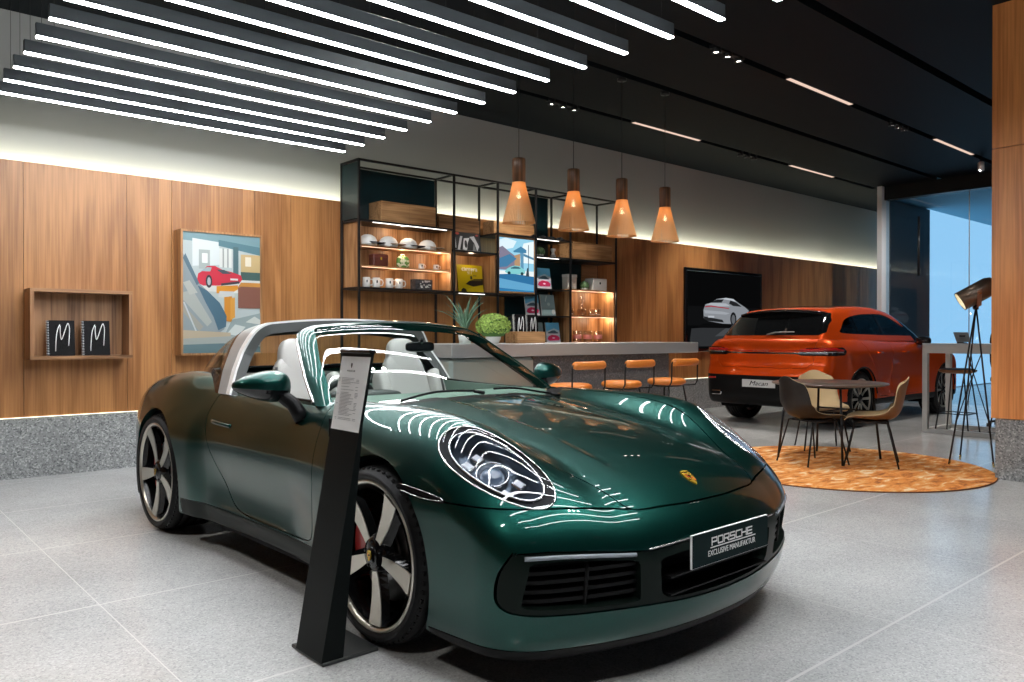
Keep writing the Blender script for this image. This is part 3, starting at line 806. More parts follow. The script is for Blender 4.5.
def build_sport():
    S = skin_form(form_sport2, (-3.75, 0, 0.02), (1.25, 1.12, 1.15), (-2.9, -.35, .42), (.45, .35, .50), .024)
    # room for the cabin
    S.drop(S.cut(lambda V: np.where(V[:, 2] < .6, .3, np.maximum(form_glasshouse(V) + .004, .868 - V[:, 2]))))
    S.drop(S.cut(g_archF)); S.drop(S.cut(g_archR))
    C = S.V[S.T].mean(1); S.drop((C[:, 2] < .19) & (C[:, 1] < .5) & (C[:, 0] < .5))      # flat underside is closed by the floor pan
    S.lab[:] = 1
    GAP = .0055
    S.region(g_hood, 3, [1], GAP)
    S.region(g_bumper, 2, [1], GAP)
    S.region(g_door, 4, [1], GAP)
    S.region(g_headlight(1.0), 5, [1, 2, 3], .004)
    S.region(g_cowl, 6, [1, 3])
    S.region(g_mouth, 11, [2], .004)
    S.region(g_intake, 7, [11], .0)
    S.region(g_centre, 8, [11], .0)
    S.region(g_spoiler, 9, [2], .004)
    S.region(lambda V: np.where((V[:, 1] < .5), .3, np.maximum(V[:, 2] - .268, np.abs(V[:, 0] + 1.2) - .80)), 12, [1], .003)
    S.region(g_marker, 10, [1, 2], .0)
    body = S.part([1], 'body_shell', [M_GREEN], SPORT, .035)
    S.part([2], 'front_bumper', [M_GREEN], SPORT, .03)
    S.part([11], 'bumper_trim', [mat('satin_green_grey', (.006, .011, .009), .36, Specular_IOR_Level=.1)], SPORT, .05, off=-.004)
    S.part([12], 'side_skirt', [bpy.data.materials['satin_green_grey']], SPORT, .03)
    S.part([9], 'front_spoiler', [M_SATIN], SPORT, .03)
    S.part([3], 'front_lid', [M_GREEN], SPORT, .018)
    for sd in (-1, 1):
        S.part([4], 'door', [M_GREEN], SPORT, .03, side=sd)
        S.part([5], 'headlight', [M_LENS], SPORT, .0, off=.001, side=sd)
        S.part([10], 'side_marker', [M_SATIN], SPORT, .01, off=.001, side=sd)
    S.part([6], 'cowl', [M_SATIN], SPORT, .02, off=-.004)
    # glasshouse
    G = skin_form(form_glasshouse, (-3.6, 0, .80), (-.1, .95, 1.45), (-2.6, -.2, .82), (-.8, .2, .90), .022)
    G.drop(~G.cut(lambda V: form_sport2(V) * -1 - .012))         # keep what stands clear of the body
    G.drop(G.cut(lambda V: V[:, 2] - .872))
    sd2 = lambda V, a, b: ((V[:, 0] - a[0]) * (b[1] - a[1]) - (V[:, 2] - a[1]) * (b[0] - a[0])) / math.hypot(b[0] - a[0], b[1] - a[1])
    # windscreen frame in front of the door glass line
    def g_front(V): return -np.minimum(sd2(V, (-.70, .885), (-1.165, 1.179)) , V[:, 0] + 1.165 + .10 * V[:, 1] ** 2)
    def g_screen(V):
        y = np.abs(V[:, 1]); a = -(V[:, 0] + .20 * y * y + 1.10)
        b = y - (.712 - .47 * (V[:, 2] - .9) - .16 * np.maximum(V[:, 2] - 1.08, 0))
        return smax(a, b, .05)
    def g_bar(V):     # band of the roll bar between two leaning lines in the side view
        z = V[:, 2]; fr = -1.655 - .0 * z - .42 * (z - .93) + .95 * np.maximum(z - 1.10, 0) ** 1.3
        re = -1.845 - .62 * (z - .95) + .45 * np.maximum(z - 1.12, 0)
        return np.maximum(V[:, 0] - fr, re - V[:, 0])
    def g_rear(V):
        z = V[:, 2]; re = -1.845 - .62 * (z - .95) + .45 * np.maximum(z - 1.12, 0); return V[:, 0] - re + .004
    G.lab[:] = 0
    G.region(g_front, 1, [0]); G.region(g_screen, 2, [1]); G.region(g_bar, 3, [0]); G.region(g_rear, 4, [0])
    G.region(lambda V: -np.minimum(poly_sdf(V[:, [0, 2]], [(-1.6, .9), (-1.66, .93), (-1.60, .9)], False), 9) , 99, [98])
    fr_line = lambda V: -1.655 - .42 * (V[:, 2] - .93) + .95 * np.maximum(V[:, 2] - 1.10, 0) ** 1.3
    G.region(lambda V: fr_line(V) - .050 - V[:, 0], 5, [3])
    G.region(lambda V: form_sport2(V) - .030, 6, [4]); G.region(lambda V: (V[:, 0] - (-1.845 - .62 * (V[:, 2] - .95) + .45 * np.maximum(V[:, 2] - 1.12, 0))) * -1 - .05, 7, [4])
    G.part([1], 'windscreen_frame', [M_GREEN], SPORT, .045)
    G.part([2], 'windscreen', [M_GLASS], SPORT, .0, off=-.004)
    bar = G.part([3], 'roll_bar', [M_BARGREY], SPORT, .01)
    G.part([5], 'roll_bar_trim', [mat('bright_silver', (.90, .90, .89), .30, .25)], bar, .012, off=.004)
    G.part([3, 5], 'bar_lining', [mat('bar_lining_grey', (.09, .095, .095), .4)], bar, .055, off=-.008)
    rg = G.part([4], 'rear_window', [M_GLASS], SPORT, .0, off=-.002)
    G.part([6, 7], 'window_seal', [M_BLACK], rg, .012)
    return S, G
SK, GK = build_sport()
# ---------------------------------------------------------------- fittings of the green car
def cushion(name, M, hx, hy, hz, m, parent=None, p=.35, taper=0.0, bend=0.0, n=14, curve=0.0, build=True, mb=None):
    """soft upholstered block: superellipsoid with taper along z"""
    own = mb is None; mb = mb or MB(); vs = []; nn = 2 * n
    def sg(v, e): return math.copysign(abs(v) ** e, v)
    for i in range(n + 1):
        th = -math.pi / 2 + math.pi * i / n
        for j in range(nn):
            ph = 2 * math.pi * j / nn
            x = sg(math.cos(th), p) * sg(math.cos(ph), p) * hx; y = sg(math.cos(th), p) * sg(math.sin(ph), p) * hy; z = sg(math.sin(th), p) * hz
            k = 1 - taper * (z / hz * .5 + .5); x, y = x * (1 - taper * .3 * (z / hz * .5 + .5)), y * k
            x += bend * (y / hy) ** 2 + curve * (z / hz) ** 2
            vs.append(M @ Vector((x, y, z)))
    fs = [(i * nn + j, i * nn + (j + 1) % nn, (i + 1) * nn + (j + 1) % nn, (i + 1) * nn + j) for i in range(n) for j in range(nn)]
    mb.add(vs, fs, 0, True)
    return mb.build(name, [m], parent) if own else mb

def Mrt(x, y, z, rx=0, ry=0, rz=0):
    return Matrix.Translation((x, y, z)) @ Matrix.Rotation(R(rz), 4, 'Z') @ Matrix.Rotation(R(ry), 4, 'Y') @ Matrix.Rotation(R(rx), 4, 'X')

def nose_path(f, path, n=6):
    Q = np.array(smooth_poly([(y, z) for y, z in path], n, False), float); a = np.full(len(Q), .45); b = np.full(len(Q), 1.12)
    for _ in range(30):
        m = (a + b) / 2; ins = f(np.stack([m, Q[:, 0], Q[:, 1]], 1)) < 0; a = np.where(ins, m, a); b = np.where(ins, b, m)
    P = np.stack([a, Q[:, 0], Q[:, 1]], 1); G = grad(f, P)
    return P, G / np.linalg.norm(G, axis=1)[:, None]
def path_on(f, path, n=12):
    P = project(f, np.array(smooth_poly(path, n, False), float), 5); G = grad(f, P)
    return P, G / np.linalg.norm(G, axis=1)[:, None]

def wide_letters(mb, M, h, w, gap, t, word):
    """broad square-shouldered capitals drawn as flat strokes; returns the total width"""
    G = {'P': [[(0, 0), (0, 1), (1, 1), (1, .42), (0, .42)]], 'O': [[(.08, 0), (0, .12), (0, .88), (.08, 1), (.92, 1), (1, .88), (1, .12), (.92, 0), (.08, 0)]], 'R': [[(0, 0), (0, 1), (1, 1), (1, .42), (0, .42)], [(.55, .42), (1, 0)]],
         'S': [[(1, 1), (0, 1), (0, .52), (1, .50), (1, 0), (0, 0)]], 'C': [[(1, 1), (.08, 1), (0, .88), (0, .12), (.08, 0), (1, 0)]], 'H': [[(0, 0), (0, 1)], [(1, 0), (1, 1)], [(0, .5), (1, .5)]], 'E': [[(1, 1), (0, 1), (0, 0), (1, 0)], [(0, .5), (.95, .5)]]}
    tot = len(word) * w + (len(word) - 1) * gap; x0 = -tot / 2
    for ch in word:
        for line in G[ch]:
            for (a, b), (c, d) in zip(line[:-1], line[1:]):
                p = Vector((x0 + a * w, b * h)); q = Vector((x0 + c * w, d * h)); e = (q - p).normalized() * t / 2; n = Vector((-e.y, e.x)); p = p - e; q = q + e
                vs = [(*(p - n), 0), (*(q - n), 0), (*(q + n), 0), (*(p + n), 0)]; vs += [(x, y, .0006) for x, y, _ in vs]
                mb.add([M @ Vector(v) for v in vs], [(0, 3, 2, 1), (4, 5, 6, 7), (0, 1, 5, 4), (1, 2, 6, 5), (2, 3, 7, 6), (3, 0, 4, 7)])
        x0 += w + gap
def sport_details():
    P = SPORT; sp = form_sport2
    # wheels, liners
    for sd in (-1, 1):
        wheel_parts(P, 0, sd * .895, .345, sd, .288, .344, .24, 30, hubcol=1)
        wheel_parts(P, -2.45, sd * .905, .358, sd, .298, .357, .30, 44, hubcol=1)
        wheel_liner(P, .01, .345, sd, .392, .50, .875); wheel_liner(P, -2.43, .35, sd, .41, .48, .90)
    m = MB(); m.box(-3.05, .60, -.50, .50, .15, .20); m.box(-2.0, -.42, -.83, .83, .16, .20); m.box(-3.1, -2.8, -.6, .6, .2, .24)
    m.box(.42, .62, -.8, .8, .16, .2)
    m.build('floor_pan', M_MATT, P)
    m = MB(); m.box(.40, .42, -.86, .86, .18, .60); m.build('bulkhead', M_MATT, P); m = MB(); m.box(-.42, -.40, -.84, .84, .18, .84); m.build('bulkhead', M_MATT, P); m = MB(); m.box(-1.98, -1.96, -.80, .80, .18, .80)
    m.build('bulkhead', M_MATT, P)
    # nose openings
    for sd in (-1, 1): SK.part([7], 'intake_panel', [M_MATT], P, 0, off=-.085, side=sd)
    SK.part([8], 'intake_panel', [M_MATT], P, 0, off=-.10)
    for sd in (-1, 1):
        gr = MB()
        for z in (.328, .360, .392, .424):
            Q, N = nose_path(sp, [(.42, z), (.6, z), (.76, z), (.82, z)]); Q = Q - N * .030
            a = [(q[0], sd * q[1], q[2]) for q in Q]; n = len(a)
            vs = [(x, y, z_ + d) for x, y, z_ in a for d in (-.006, .006)] + [(x - .035, y, z_ + d + .008) for x, y, z_ in a for d in (-.006, .006)]
            gr.add(vs, [(2 * i, 2 * i + 2, 2 * i + 3, 2 * i + 1) for i in range(n - 1)] + [(2 * i + 1, 2 * i + 3, 2 * n + 2 * i + 3, 2 * n + 2 * i + 1) for i in range(n - 1)] + [(2 * i, 2 * i + 2, 2 * n + 2 * i + 2, 2 * n + 2 * i) for i in range(n - 1)])
        Q, N = nose_path(sp, [(.62, .285), (.62, .45)]); Q = Q - N * .03
        gr.tube([(q[0], sd * q[1], q[2]) for q in Q], .008, 6)
        gr.build('air_grille', M_SATIN, P)
        # pale strip lamp along the top of the opening, and the trim down its outer edge
        Q, N = nose_path(sp, [(.45, .461), (.6, .474), (.72, .480), (.81, .478)]); Q = Q - N * .005
        mb = MB(); mb.tube([(q[0], sd * q[1], q[2]) for q in Q], .0075, 8); mb.build('running_light', mat('running_light_glass', (.26, .29, .33), .12), P)
    Q, N = nose_path(sp, [(-.40, .472), (-.2, .483), (0, .486), (.2, .483), (.40, .472)])
    mb = MB(); mb.tube([tuple(q + n_ * .001) for q, n_ in zip(Q, N)], .003, 8); mb.build('centre_trim', M_SILVER, P)
    mb = MB(); mb.box(.90, .99, -.31, .31, .30, .306); mb.box(.90, .99, -.31, .31, .36, .366); mb.build('air_grille', M_SATIN, P)
    # number plate with its lettering
    pl = MB(); pl.box(1.024, 1.032, -.245, .245, .388, .502, 0); pl.box(1.022, 1.030, -.247, .247, .386, .504, 1)
    pl.box(.97, 1.023, -.15, .15, .40, .49, 2)
    plate = pl.build('number_plate', [M_PLATE, M_WHITE, M_SATIN], P)
    Mt = frame_matrix((1.0325, 0, 0), (0, 1, 0), (0, 0, 1))
    def T(body, x, z, size, sx=1, **k): text_mesh(body, 'plate_lettering', size, M_WHITE, plate, Mt @ Matrix.Translation((x, z, 0)), .0004, sx=sx, **k)
    mb = MB(); wide_letters(mb, Mt @ Matrix.Translation((0, .4535, 0)), .024, .030, .0085, .0052, 'PORSCHE'); mb.build('plate_lettering', M_WHITE, plate); T('EXCLUSIVE MANUFAKTUR', 0.0, .424, .029, .90)
    mb = MB(); mb.box(1.0325, 1.0332, -.14, .155, .4425, .4465); mb.build('plate_lettering', M_WHITE, plate)
    # crest on the lid
    Q = project(sp, np.array([[.842, 0, .65]])); N = grad(sp, Q)[0]; N /= np.linalg.norm(N)
    up = Vector((-.8, 0, .6)); up = (up - Vector(N) * up.dot(Vector(N))).normalized(); rt = up.cross(Vector(N))
    crest(P, frame_matrix(Q[0], rt, up), .036, 'lid_crest')
    # headlights
    for sd in (-1, 1):
        h = sd
        A = Vector((HL_A[0], HL_A[1] * sd, HL_A[2])); B = Vector((HL_B[0], HL_B[1] * sd, HL_B[2])); N = Vector((HL_N[0], HL_N[1] * sd, HL_N[2])).normalized()
        C = Vector((HL_C[0], HL_C[1] * sd, HL_C[2]))
        def ring(s, off, cx=0, ra=.252, rb=.119, n=48):
            pts = [C + A * (math.cos(t) * ra * s + cx) + B * (math.sin(t) * rb * s) for t in np.linspace(0, 2 * math.pi, n, endpoint=False)]
            q = np.array([(p.x, abs(p.y), p.z) for p in pts])
            Nn = np.array([N.x, abs(N.y), N.z])
            for _ in range(12): q = q - (sp(q) / np.maximum(grad(sp, q) @ Nn, .3))[:, None] * Nn
            Gd = grad(sp, q); Gd /= np.linalg.norm(Gd, axis=1)[:, None]; q = q + Nn * off if off < -.02 else q + Gd * off
            return [Vector((v[0], sd * v[1], v[2])) for v in q]
        par = SPORT
        mb = MB(); mb.tube([tuple(v) for v in ring(1.0, .0005)], .0028, 8, closed=True)
        bz = mb.build('headlight_bezel', M_CHROME, par)
        bowl = MB(); r0 = ring(.995, -.003); r1 = ring(.95, -.006); r2 = ring(.82, -.010); n = len(r0)
        for a_, b_ in ((r0, r1), (r1, r2)):
            bowl.add([*a_, *b_], [(i, (i + 1) % n, n + (i + 1) % n, n + i) for i in range(n)], 0, True)
        bowl.build('lamp_housing', mat('lamp_housing_black', (.006, .007, .008), .3, Specular_IOR_Level=.1), bz)
        bowl = MB(); q2 = ring(.82, -.010); q3 = ring(.74, -.070, -.006); q4 = ring(.42, -.100, -.010)
        for a_, b_ in ((q2, q3), (q3, q4)):
            bowl.add([*a_, *b_], [(i, (i + 1) % n, n + (i + 1) % n, n + i) for i in range(n)], 0, True)
        bowl.add(q4, [tuple(range(n))], 0)
        bowl.build('reflector_bowl', mat('blue_grey_reflector', (.10, .13, .17), .30, .7), bz)
        mb = MB(); mb.tube([tuple(v) for v in ring(.82, -.006)], .0045, 10, closed=True); mb.build('lamp_ring', M_SILVER, bz)
        F = frame_matrix(C - N * .075, A, B if sd > 0 else -B)
        if sd < 0: pass
        mb = MB(); mb.lathe([(.038, -.01), (.055, .030), (.058, .034), (.061, .030), (.061, -.01)], 32, 0, M=F @ Matrix.Translation((-.01, 0, 0)), cap=False)
        mb.build('projector_cup', mat('reflector_aluminium', (.55, .57, .60), .18, .9), bz)
        mb = MB(); mb.lathe([(.046 * math.cos(t), .012 + .030 * math.sin(t)) for t in np.linspace(0, math.pi / 2, 9)], 32, 0, M=F @ Matrix.Translation((-.01, 0, 0)), cap=False)
        mb.build('projector_lens', mat('lens_blue_grey', (.10, .14, .20), .04, 0, Coat_Weight=1.0), bz)
        for ax, by in ((.085, .034), (.085, -.034), (-.105, .026), (-.105, -.026)):
            mb = MB(); mb.box(-.024, .024, -.018, .018, -.02, .024, 0, M=F @ Matrix.Translation((ax, by, 0)), bev=.004)
            mb.box(-.017, .017, -.012, .012, .0245, .027, 1, M=F @ Matrix.Translation((ax, by, 0)))
            mb.build('led_block', [M_SILVER, mat('led_lens', (.75, .78, .85), .1)], bz)
        mb = MB(); mb.box(.115, .165, -.040, .040, -.03, .000, 0, M=F, bev=.008)
        mb.build('reflector', mat('reflector_facets', (.55, .60, .68), .12, .9), bz)
        # side marker trim lines
        Q, Nn = path_on(sp, [(.22, .91, .658), (.38, .9, .646), (.47, .9, .632), (.36, .9, .622), (.23, .9, .633)], 6)
        mb = MB(); mb.tube([(q[0] + g_[0] * .002, sd * (q[1] + g_[1] * .002), q[2]) for q, g_ in zip(Q, Nn)], .0015, 6); mb.build('marker_trim', M_CHROME, par)
    # wipers
    for y0, y1, x0 in ((-.46, -.02, -.47), (.12, .52, -.47)):
        pts = [(x0 + .03, y0, 0), (x0 + .015, (y0 + y1) / 2, 0), (x0 + .045, y1, 0)]
        Q = np.array([(x, y, .93) for x, y, _ in smooth_poly(pts, 5, False)]); Q = project(lambda V: smin(form_glasshouse(V), sp(V), .02), Q, 8)
        mb = MB(); mb.tube([(q[0] + .004, q[1], q[2] + .012) for q in Q], .006, 6); mb.tube([(Q[-1][0], Q[-1][1], Q[-1][2] + .01), (x0 + .09, y1 + .02, Q[-1][2] + .004)], .009, 6)
        mb.build('wiper', M_SATIN, P)
    # belt trims, door handles, sill trims
    for sd in (-1, 1):
        Q, N = path_on(sp, [(-.70, .742, .897), (-1.0, .745, .905), (-1.35, .748, .915), (-1.68, .745, .93)], 6)
        mb = MB(); mb.tube([(q[0], sd * (q[1] - .006), q[2] + .004) for q in Q], .007, 8); mb.build('window_sill_trim', M_SATIN, P)
        Q, N = path_on(sp, [(-1.70, .87, .742), (-1.60, .87, .738), (-1.47, .87, .728)], 5)
        mb = MB(); mb.tube([(q[0] + n_[0] * o, sd * (q[1] + n_[1] * o), q[2]) for q, n_, o in zip(Q, N, (-.002, .008, .016, .020, .022, .020, .018, .014, .008, .004, -.002))], .010, 10)
        mb.build('door_handle', M_GREEN, P)
        Q = np.array([(-.695 - .468 * t, .75 - .14 * t, .882 + .296 * t) for t in np.linspace(0, 1, 14)])
        for _ in range(10): Q[:, 1] -= form_glasshouse(Q)
        mb = MB(); mb.tube([(q[0] + .002, sd * (q[1] + .001), q[2]) for q in Q], .0075, 8); mb.build('pillar_trim', M_SILVER, P)
        # black quarter light at the foot of the pillar
        # door mirror
        f_m = frame_matrix((0, 0, 0), (1, 0, 0), (0, 1, 0))
        shell = MB(); low = MB(); n = 20; nn = 40
        def mp(u, v):
            th = -math.pi / 2 + math.pi * u; ph = 2 * math.pi * v
            c = abs(math.cos(th)) ** .85
            a_ = c * math.cos(ph); b_ = c * math.sin(ph); z = math.copysign(abs(math.sin(th)) ** .85, math.sin(th))
            y = b_ * .130; x = a_ * (.085 if a_ > 0 else .036); t = max(0.0, y / .130 * .5 + .5)
            zz = z * (.090 - .052 * t ** 1.3); 
            return (-.86 + x - .055 * t ** 1.6, sd * (.932 + y), .957 + zz + .008 * t)
        for i in range(n):
            for j in range(nn):
                q = [mp(i / n, j / nn), mp(i / n, (j + 1) / nn), mp((i + 1) / n, (j + 1) / nn), mp((i + 1) / n, j / nn)]
                (low if i < n * .42 else shell).add(q, [(0, 1, 2, 3)], 0, True)
        mr = shell.build('door_mirror', [M_GREEN], P)
        low.build('mirror_base', [M_BLACK], mr)
        mb = MB(); mb.tube([(-.85, sd * .90, .935), (-.835, sd * .855, .915), (-.80, sd * .815, .875), (-.775, sd * .80, .835), (-.76, sd * .79, .80)], [.030, .032, .034, .036, .034], 12)
        mb.build('mirror_arm', [M_SATIN], mr)
        mb = MB(); mb.lathe([(0, 0), (.10, 0)], 32, 0, M=Matrix.Translation((-.8965, sd * .94, .970)) @ Matrix.Rotation(R(90), 4, 'Y') @ Matrix.Diagonal((.42, 1, 1, 1)))
        mb.build('mirror_glass', [M_CHROME], mr)
        # bar latch and inner jamb
    # cabin
    for sd in (-1, 1):
        m = MB(); m.box(-1.75, -.55, .70, .735, .25, .885) if False else None
        Q = [(-.60, .70, .26), (-.60, .70, .83), (-.75, .705, .885), (-1.3, .71, .893), (-1.78, .70, .90), (-1.78, .70, .26)]
        mb = MB(); mb.prism([(a, c) for a, b, c in Q], sd * .695, sd * .725, 'y'); dp = mb.build('door_panel', M_TEAL, P)
        mb = MB(); cushion(None, Mrt(-1.15, sd * .675, .62), .30, .035, .035, None, mb=mb); mb.build('armrest', M_SEAT, dp)
    mb = MB(); mb.prism([(-.55, .60), (-.50, .86), (-.60, .885), (-.80, .895), (-.93, .875), (-.98, .82), (-.96, .72), (-.85, .60)], -.70, .70, 'y'); dash = mb.build('dashboard', M_TEAL, P)
    mb = MB(); cushion(None, Mrt(-.90, -.36, .885), .10, .19, .030, None, mb=mb, p=.6); mb.build('instrument_hood', M_DKTRIM, dash)
    mb = MB(); mb.box(-.985, -.975, -.16, .12, .74, .84, bev=.004); mb.build('centre_screen', M_BLACK, dash)
    mb = MB(); mb.box(-1.75, -.95, -.11, .11, .25, .56, bev=.03); mb.build('centre_console', M_TEAL, P)
    mb = MB(); c0 = Vector((-1.12, -.36, .80)); ax = Vector((-.92, 0, .38)).normalized(); F = frame_matrix(c0, (0, 1, 0), Vector((.38, 0, .92)))
    mb.tube([F @ Vector((math.cos(t) * .178, math.sin(t) * .178, 0)) for t in np.linspace(0, 2 * math.pi, 40, endpoint=False)], .016, 10, closed=True)
    st = mb.build('steering_wheel', M_DKTRIM, P)
    mb = MB(); mb.lathe([(0, .02), (.05, .015), (.065, -.01), (.05, -.12)], 24, M=F); 
    for a in (0, 180, 270): mb.box(.05, .175, -.016, .016, -.008, .008, 0, M=F @ Matrix.Rotation(R(a), 4, 'Z'), bev=.003)
    mb.build('wheel_boss', M_DKTRIM, st)
    for y in (-.37, .37):
        mb = MB(); cushion(None, Mrt(-1.27, y, .46, ry=-6), .27, .24, .095, None, mb=mb, p=.45)
        seat = mb.build('seat', M_SEAT, P)
        mb = MB(); cushion(None, Mrt(-1.585, y, .755, ry=-17), .065, .235, .335, None, mb=mb, p=.42, taper=.42, curve=.02)
        sb = mb.build('seat_back', M_SEAT, seat)
        mb = MB(); cushion(None, Mrt(-1.65, y, 1.035, ry=-12), .052, .132, .145, None, mb=mb, p=.50, taper=.30); mb.build('headrest', M_SEAT, seat)
        for s2 in (-1, 1):
            mb = MB(); cushion(None, Mrt(-1.52, y + s2 * .205, .72, ry=-17), .075, .045, .27, None, mb=mb, p=.6); cushion(None, Mrt(-1.25, y + s2 * .225, .50, ry=-6), .25, .045, .085, None, mb=mb, p=.6)
            mb.build('seat_bolster', M_SEAT, seat)
        mb = MB(); mb.tube([(-1.51, y + .19 * (1 if y > 0 else -1), 1.02), (-1.45, y + .20 * (1 if y > 0 else -1), .80), (-1.37, y + .16 * (1 if y > 0 else -1), .58)], .008, 6); mb.build('seat_belt', M_DKTRIM, seat)
    mb = MB(); mb.box(-2.35, -1.95, -.62, .62, .70, .86, bev=.04); mb.build('rear_shelf', M_TEAL, P)
    mb = MB(); mb.box(-2.9, -2.2, -.60, .60, .70, .93, bev=.05); mb.build('soft_top_cover', M_DKTRIM, P)
    mb = MB(); mb.box(-1.96, -.45, -.70, .70, .2, .26); mb.build('cabin_floor', M_CARPET, P)
    mb = MB(); cushion(None, Mrt(-.97, .03, 1.135), .012, .095, .028, None, mb=mb, p=.5); mb.tube([(-.96, .03, 1.15), (-.95, .03, 1.18)], .010, 6); mb.build('interior_mirror', M_BLACK, P)
    # tail of the car
    mb = MB(); Q, N = path_on(sp, [(-3.3, -.80, .80), (-3.45, -.5, .80), (-3.48, 0, .80)], 8)
    pts = [(q[0] - .004, q[1], q[2]) for q in Q]; pts += [(x, -y, z) for x, y, z in pts[::-1][1:]]
    mb.tube(pts, .014, 8); mb.build('tail_light_bar', M_LAMPRED, P)
sport_details()
# ---------------------------------------------------------------- the orange SUV (x forward from the rear axle)
SUV = empty('suv_car', (10.257, 5.69, 0), R(.3), label='bright orange SUV seen from behind with black rear window and white plate', cat='car')
_sW = spline([-.95, -.7, -.4, 0, .35, .8, 1.4, 2.0, 2.5, 2.85, 3.2, 3.5, 3.75], [.84, .915, .95, .968, .962, .945, .94, .948, .962, .965, .945, .90, .80])
_sT = spline([-.95, -.8, -.5, 0, 1.0, 1.9, 2.3, 2.8, 3.2, 3.5, 3.7], [1.10, 1.165, 1.185, 1.19, 1.175, 1.16, 1.13, 1.07, .99, .90, .78])
_sRz = spline([.25, .35, .5, .72, .80, .95, 1.05, 1.15, 1.25], [.10, .02, .0, .0, .035, .055, .075, .12, .2])
def form_suv(V):
    x, y, z = V[:, 0], np.abs(V[:, 1]), V[:, 2]
    top = z - (_sT(x) - .05 * y * y)
    t = .55
    sh = .030 * np.exp(-((z - 1.0) / .10) ** 2) * (1 - sstep(x, 1.2, 2.6)) - .020 * np.exp(-((z - .62) / .12) ** 2) * sstep(x, .3, .7) * (1 - sstep(x, 1.9, 2.3))
    W_ = _sW(x) - t * np.maximum(z - .80, 0) ** 2 - .25 * np.maximum(.5 - z, 0) ** 2 + sh
    side = y - W_
    tail = -x - (.93 - _sRz(z) - .16 * y ** 2.6)
    nose = x - (3.72 - .30 * y ** 2.4 - .5 * np.maximum(z - .75, 0))
    b = smax(top, side, .10); b = smax(b, tail, .09); b = smax(b, nose, .2)
    return smax(b, .27 - z, .04)
_sP = spline([-.86, -.70, -.55, -.42, -.30, -.1, .4, .9, 1.3, 1.6, 1.9, 2.2, 2.5], [1.06, 1.245, 1.40, 1.505, 1.560, 1.590, 1.622, 1.628, 1.600, 1.535, 1.40, 1.235, 1.07])
def form_suvtop(V):
    x, y, z = V[:, 0], np.abs(V[:, 1]), V[:, 2]
    roof = z - (_sP(x + .12 * y * y * np.where(x > .7, 1, -1)) - .07 * y * y)
    ws = .868 - .42 * (z - 1.12) - .12 * np.maximum(z - 1.35, 0) - .13 * np.maximum(.2 - x, 0) ** 1.5
    return smax(roof, y - ws, .08)

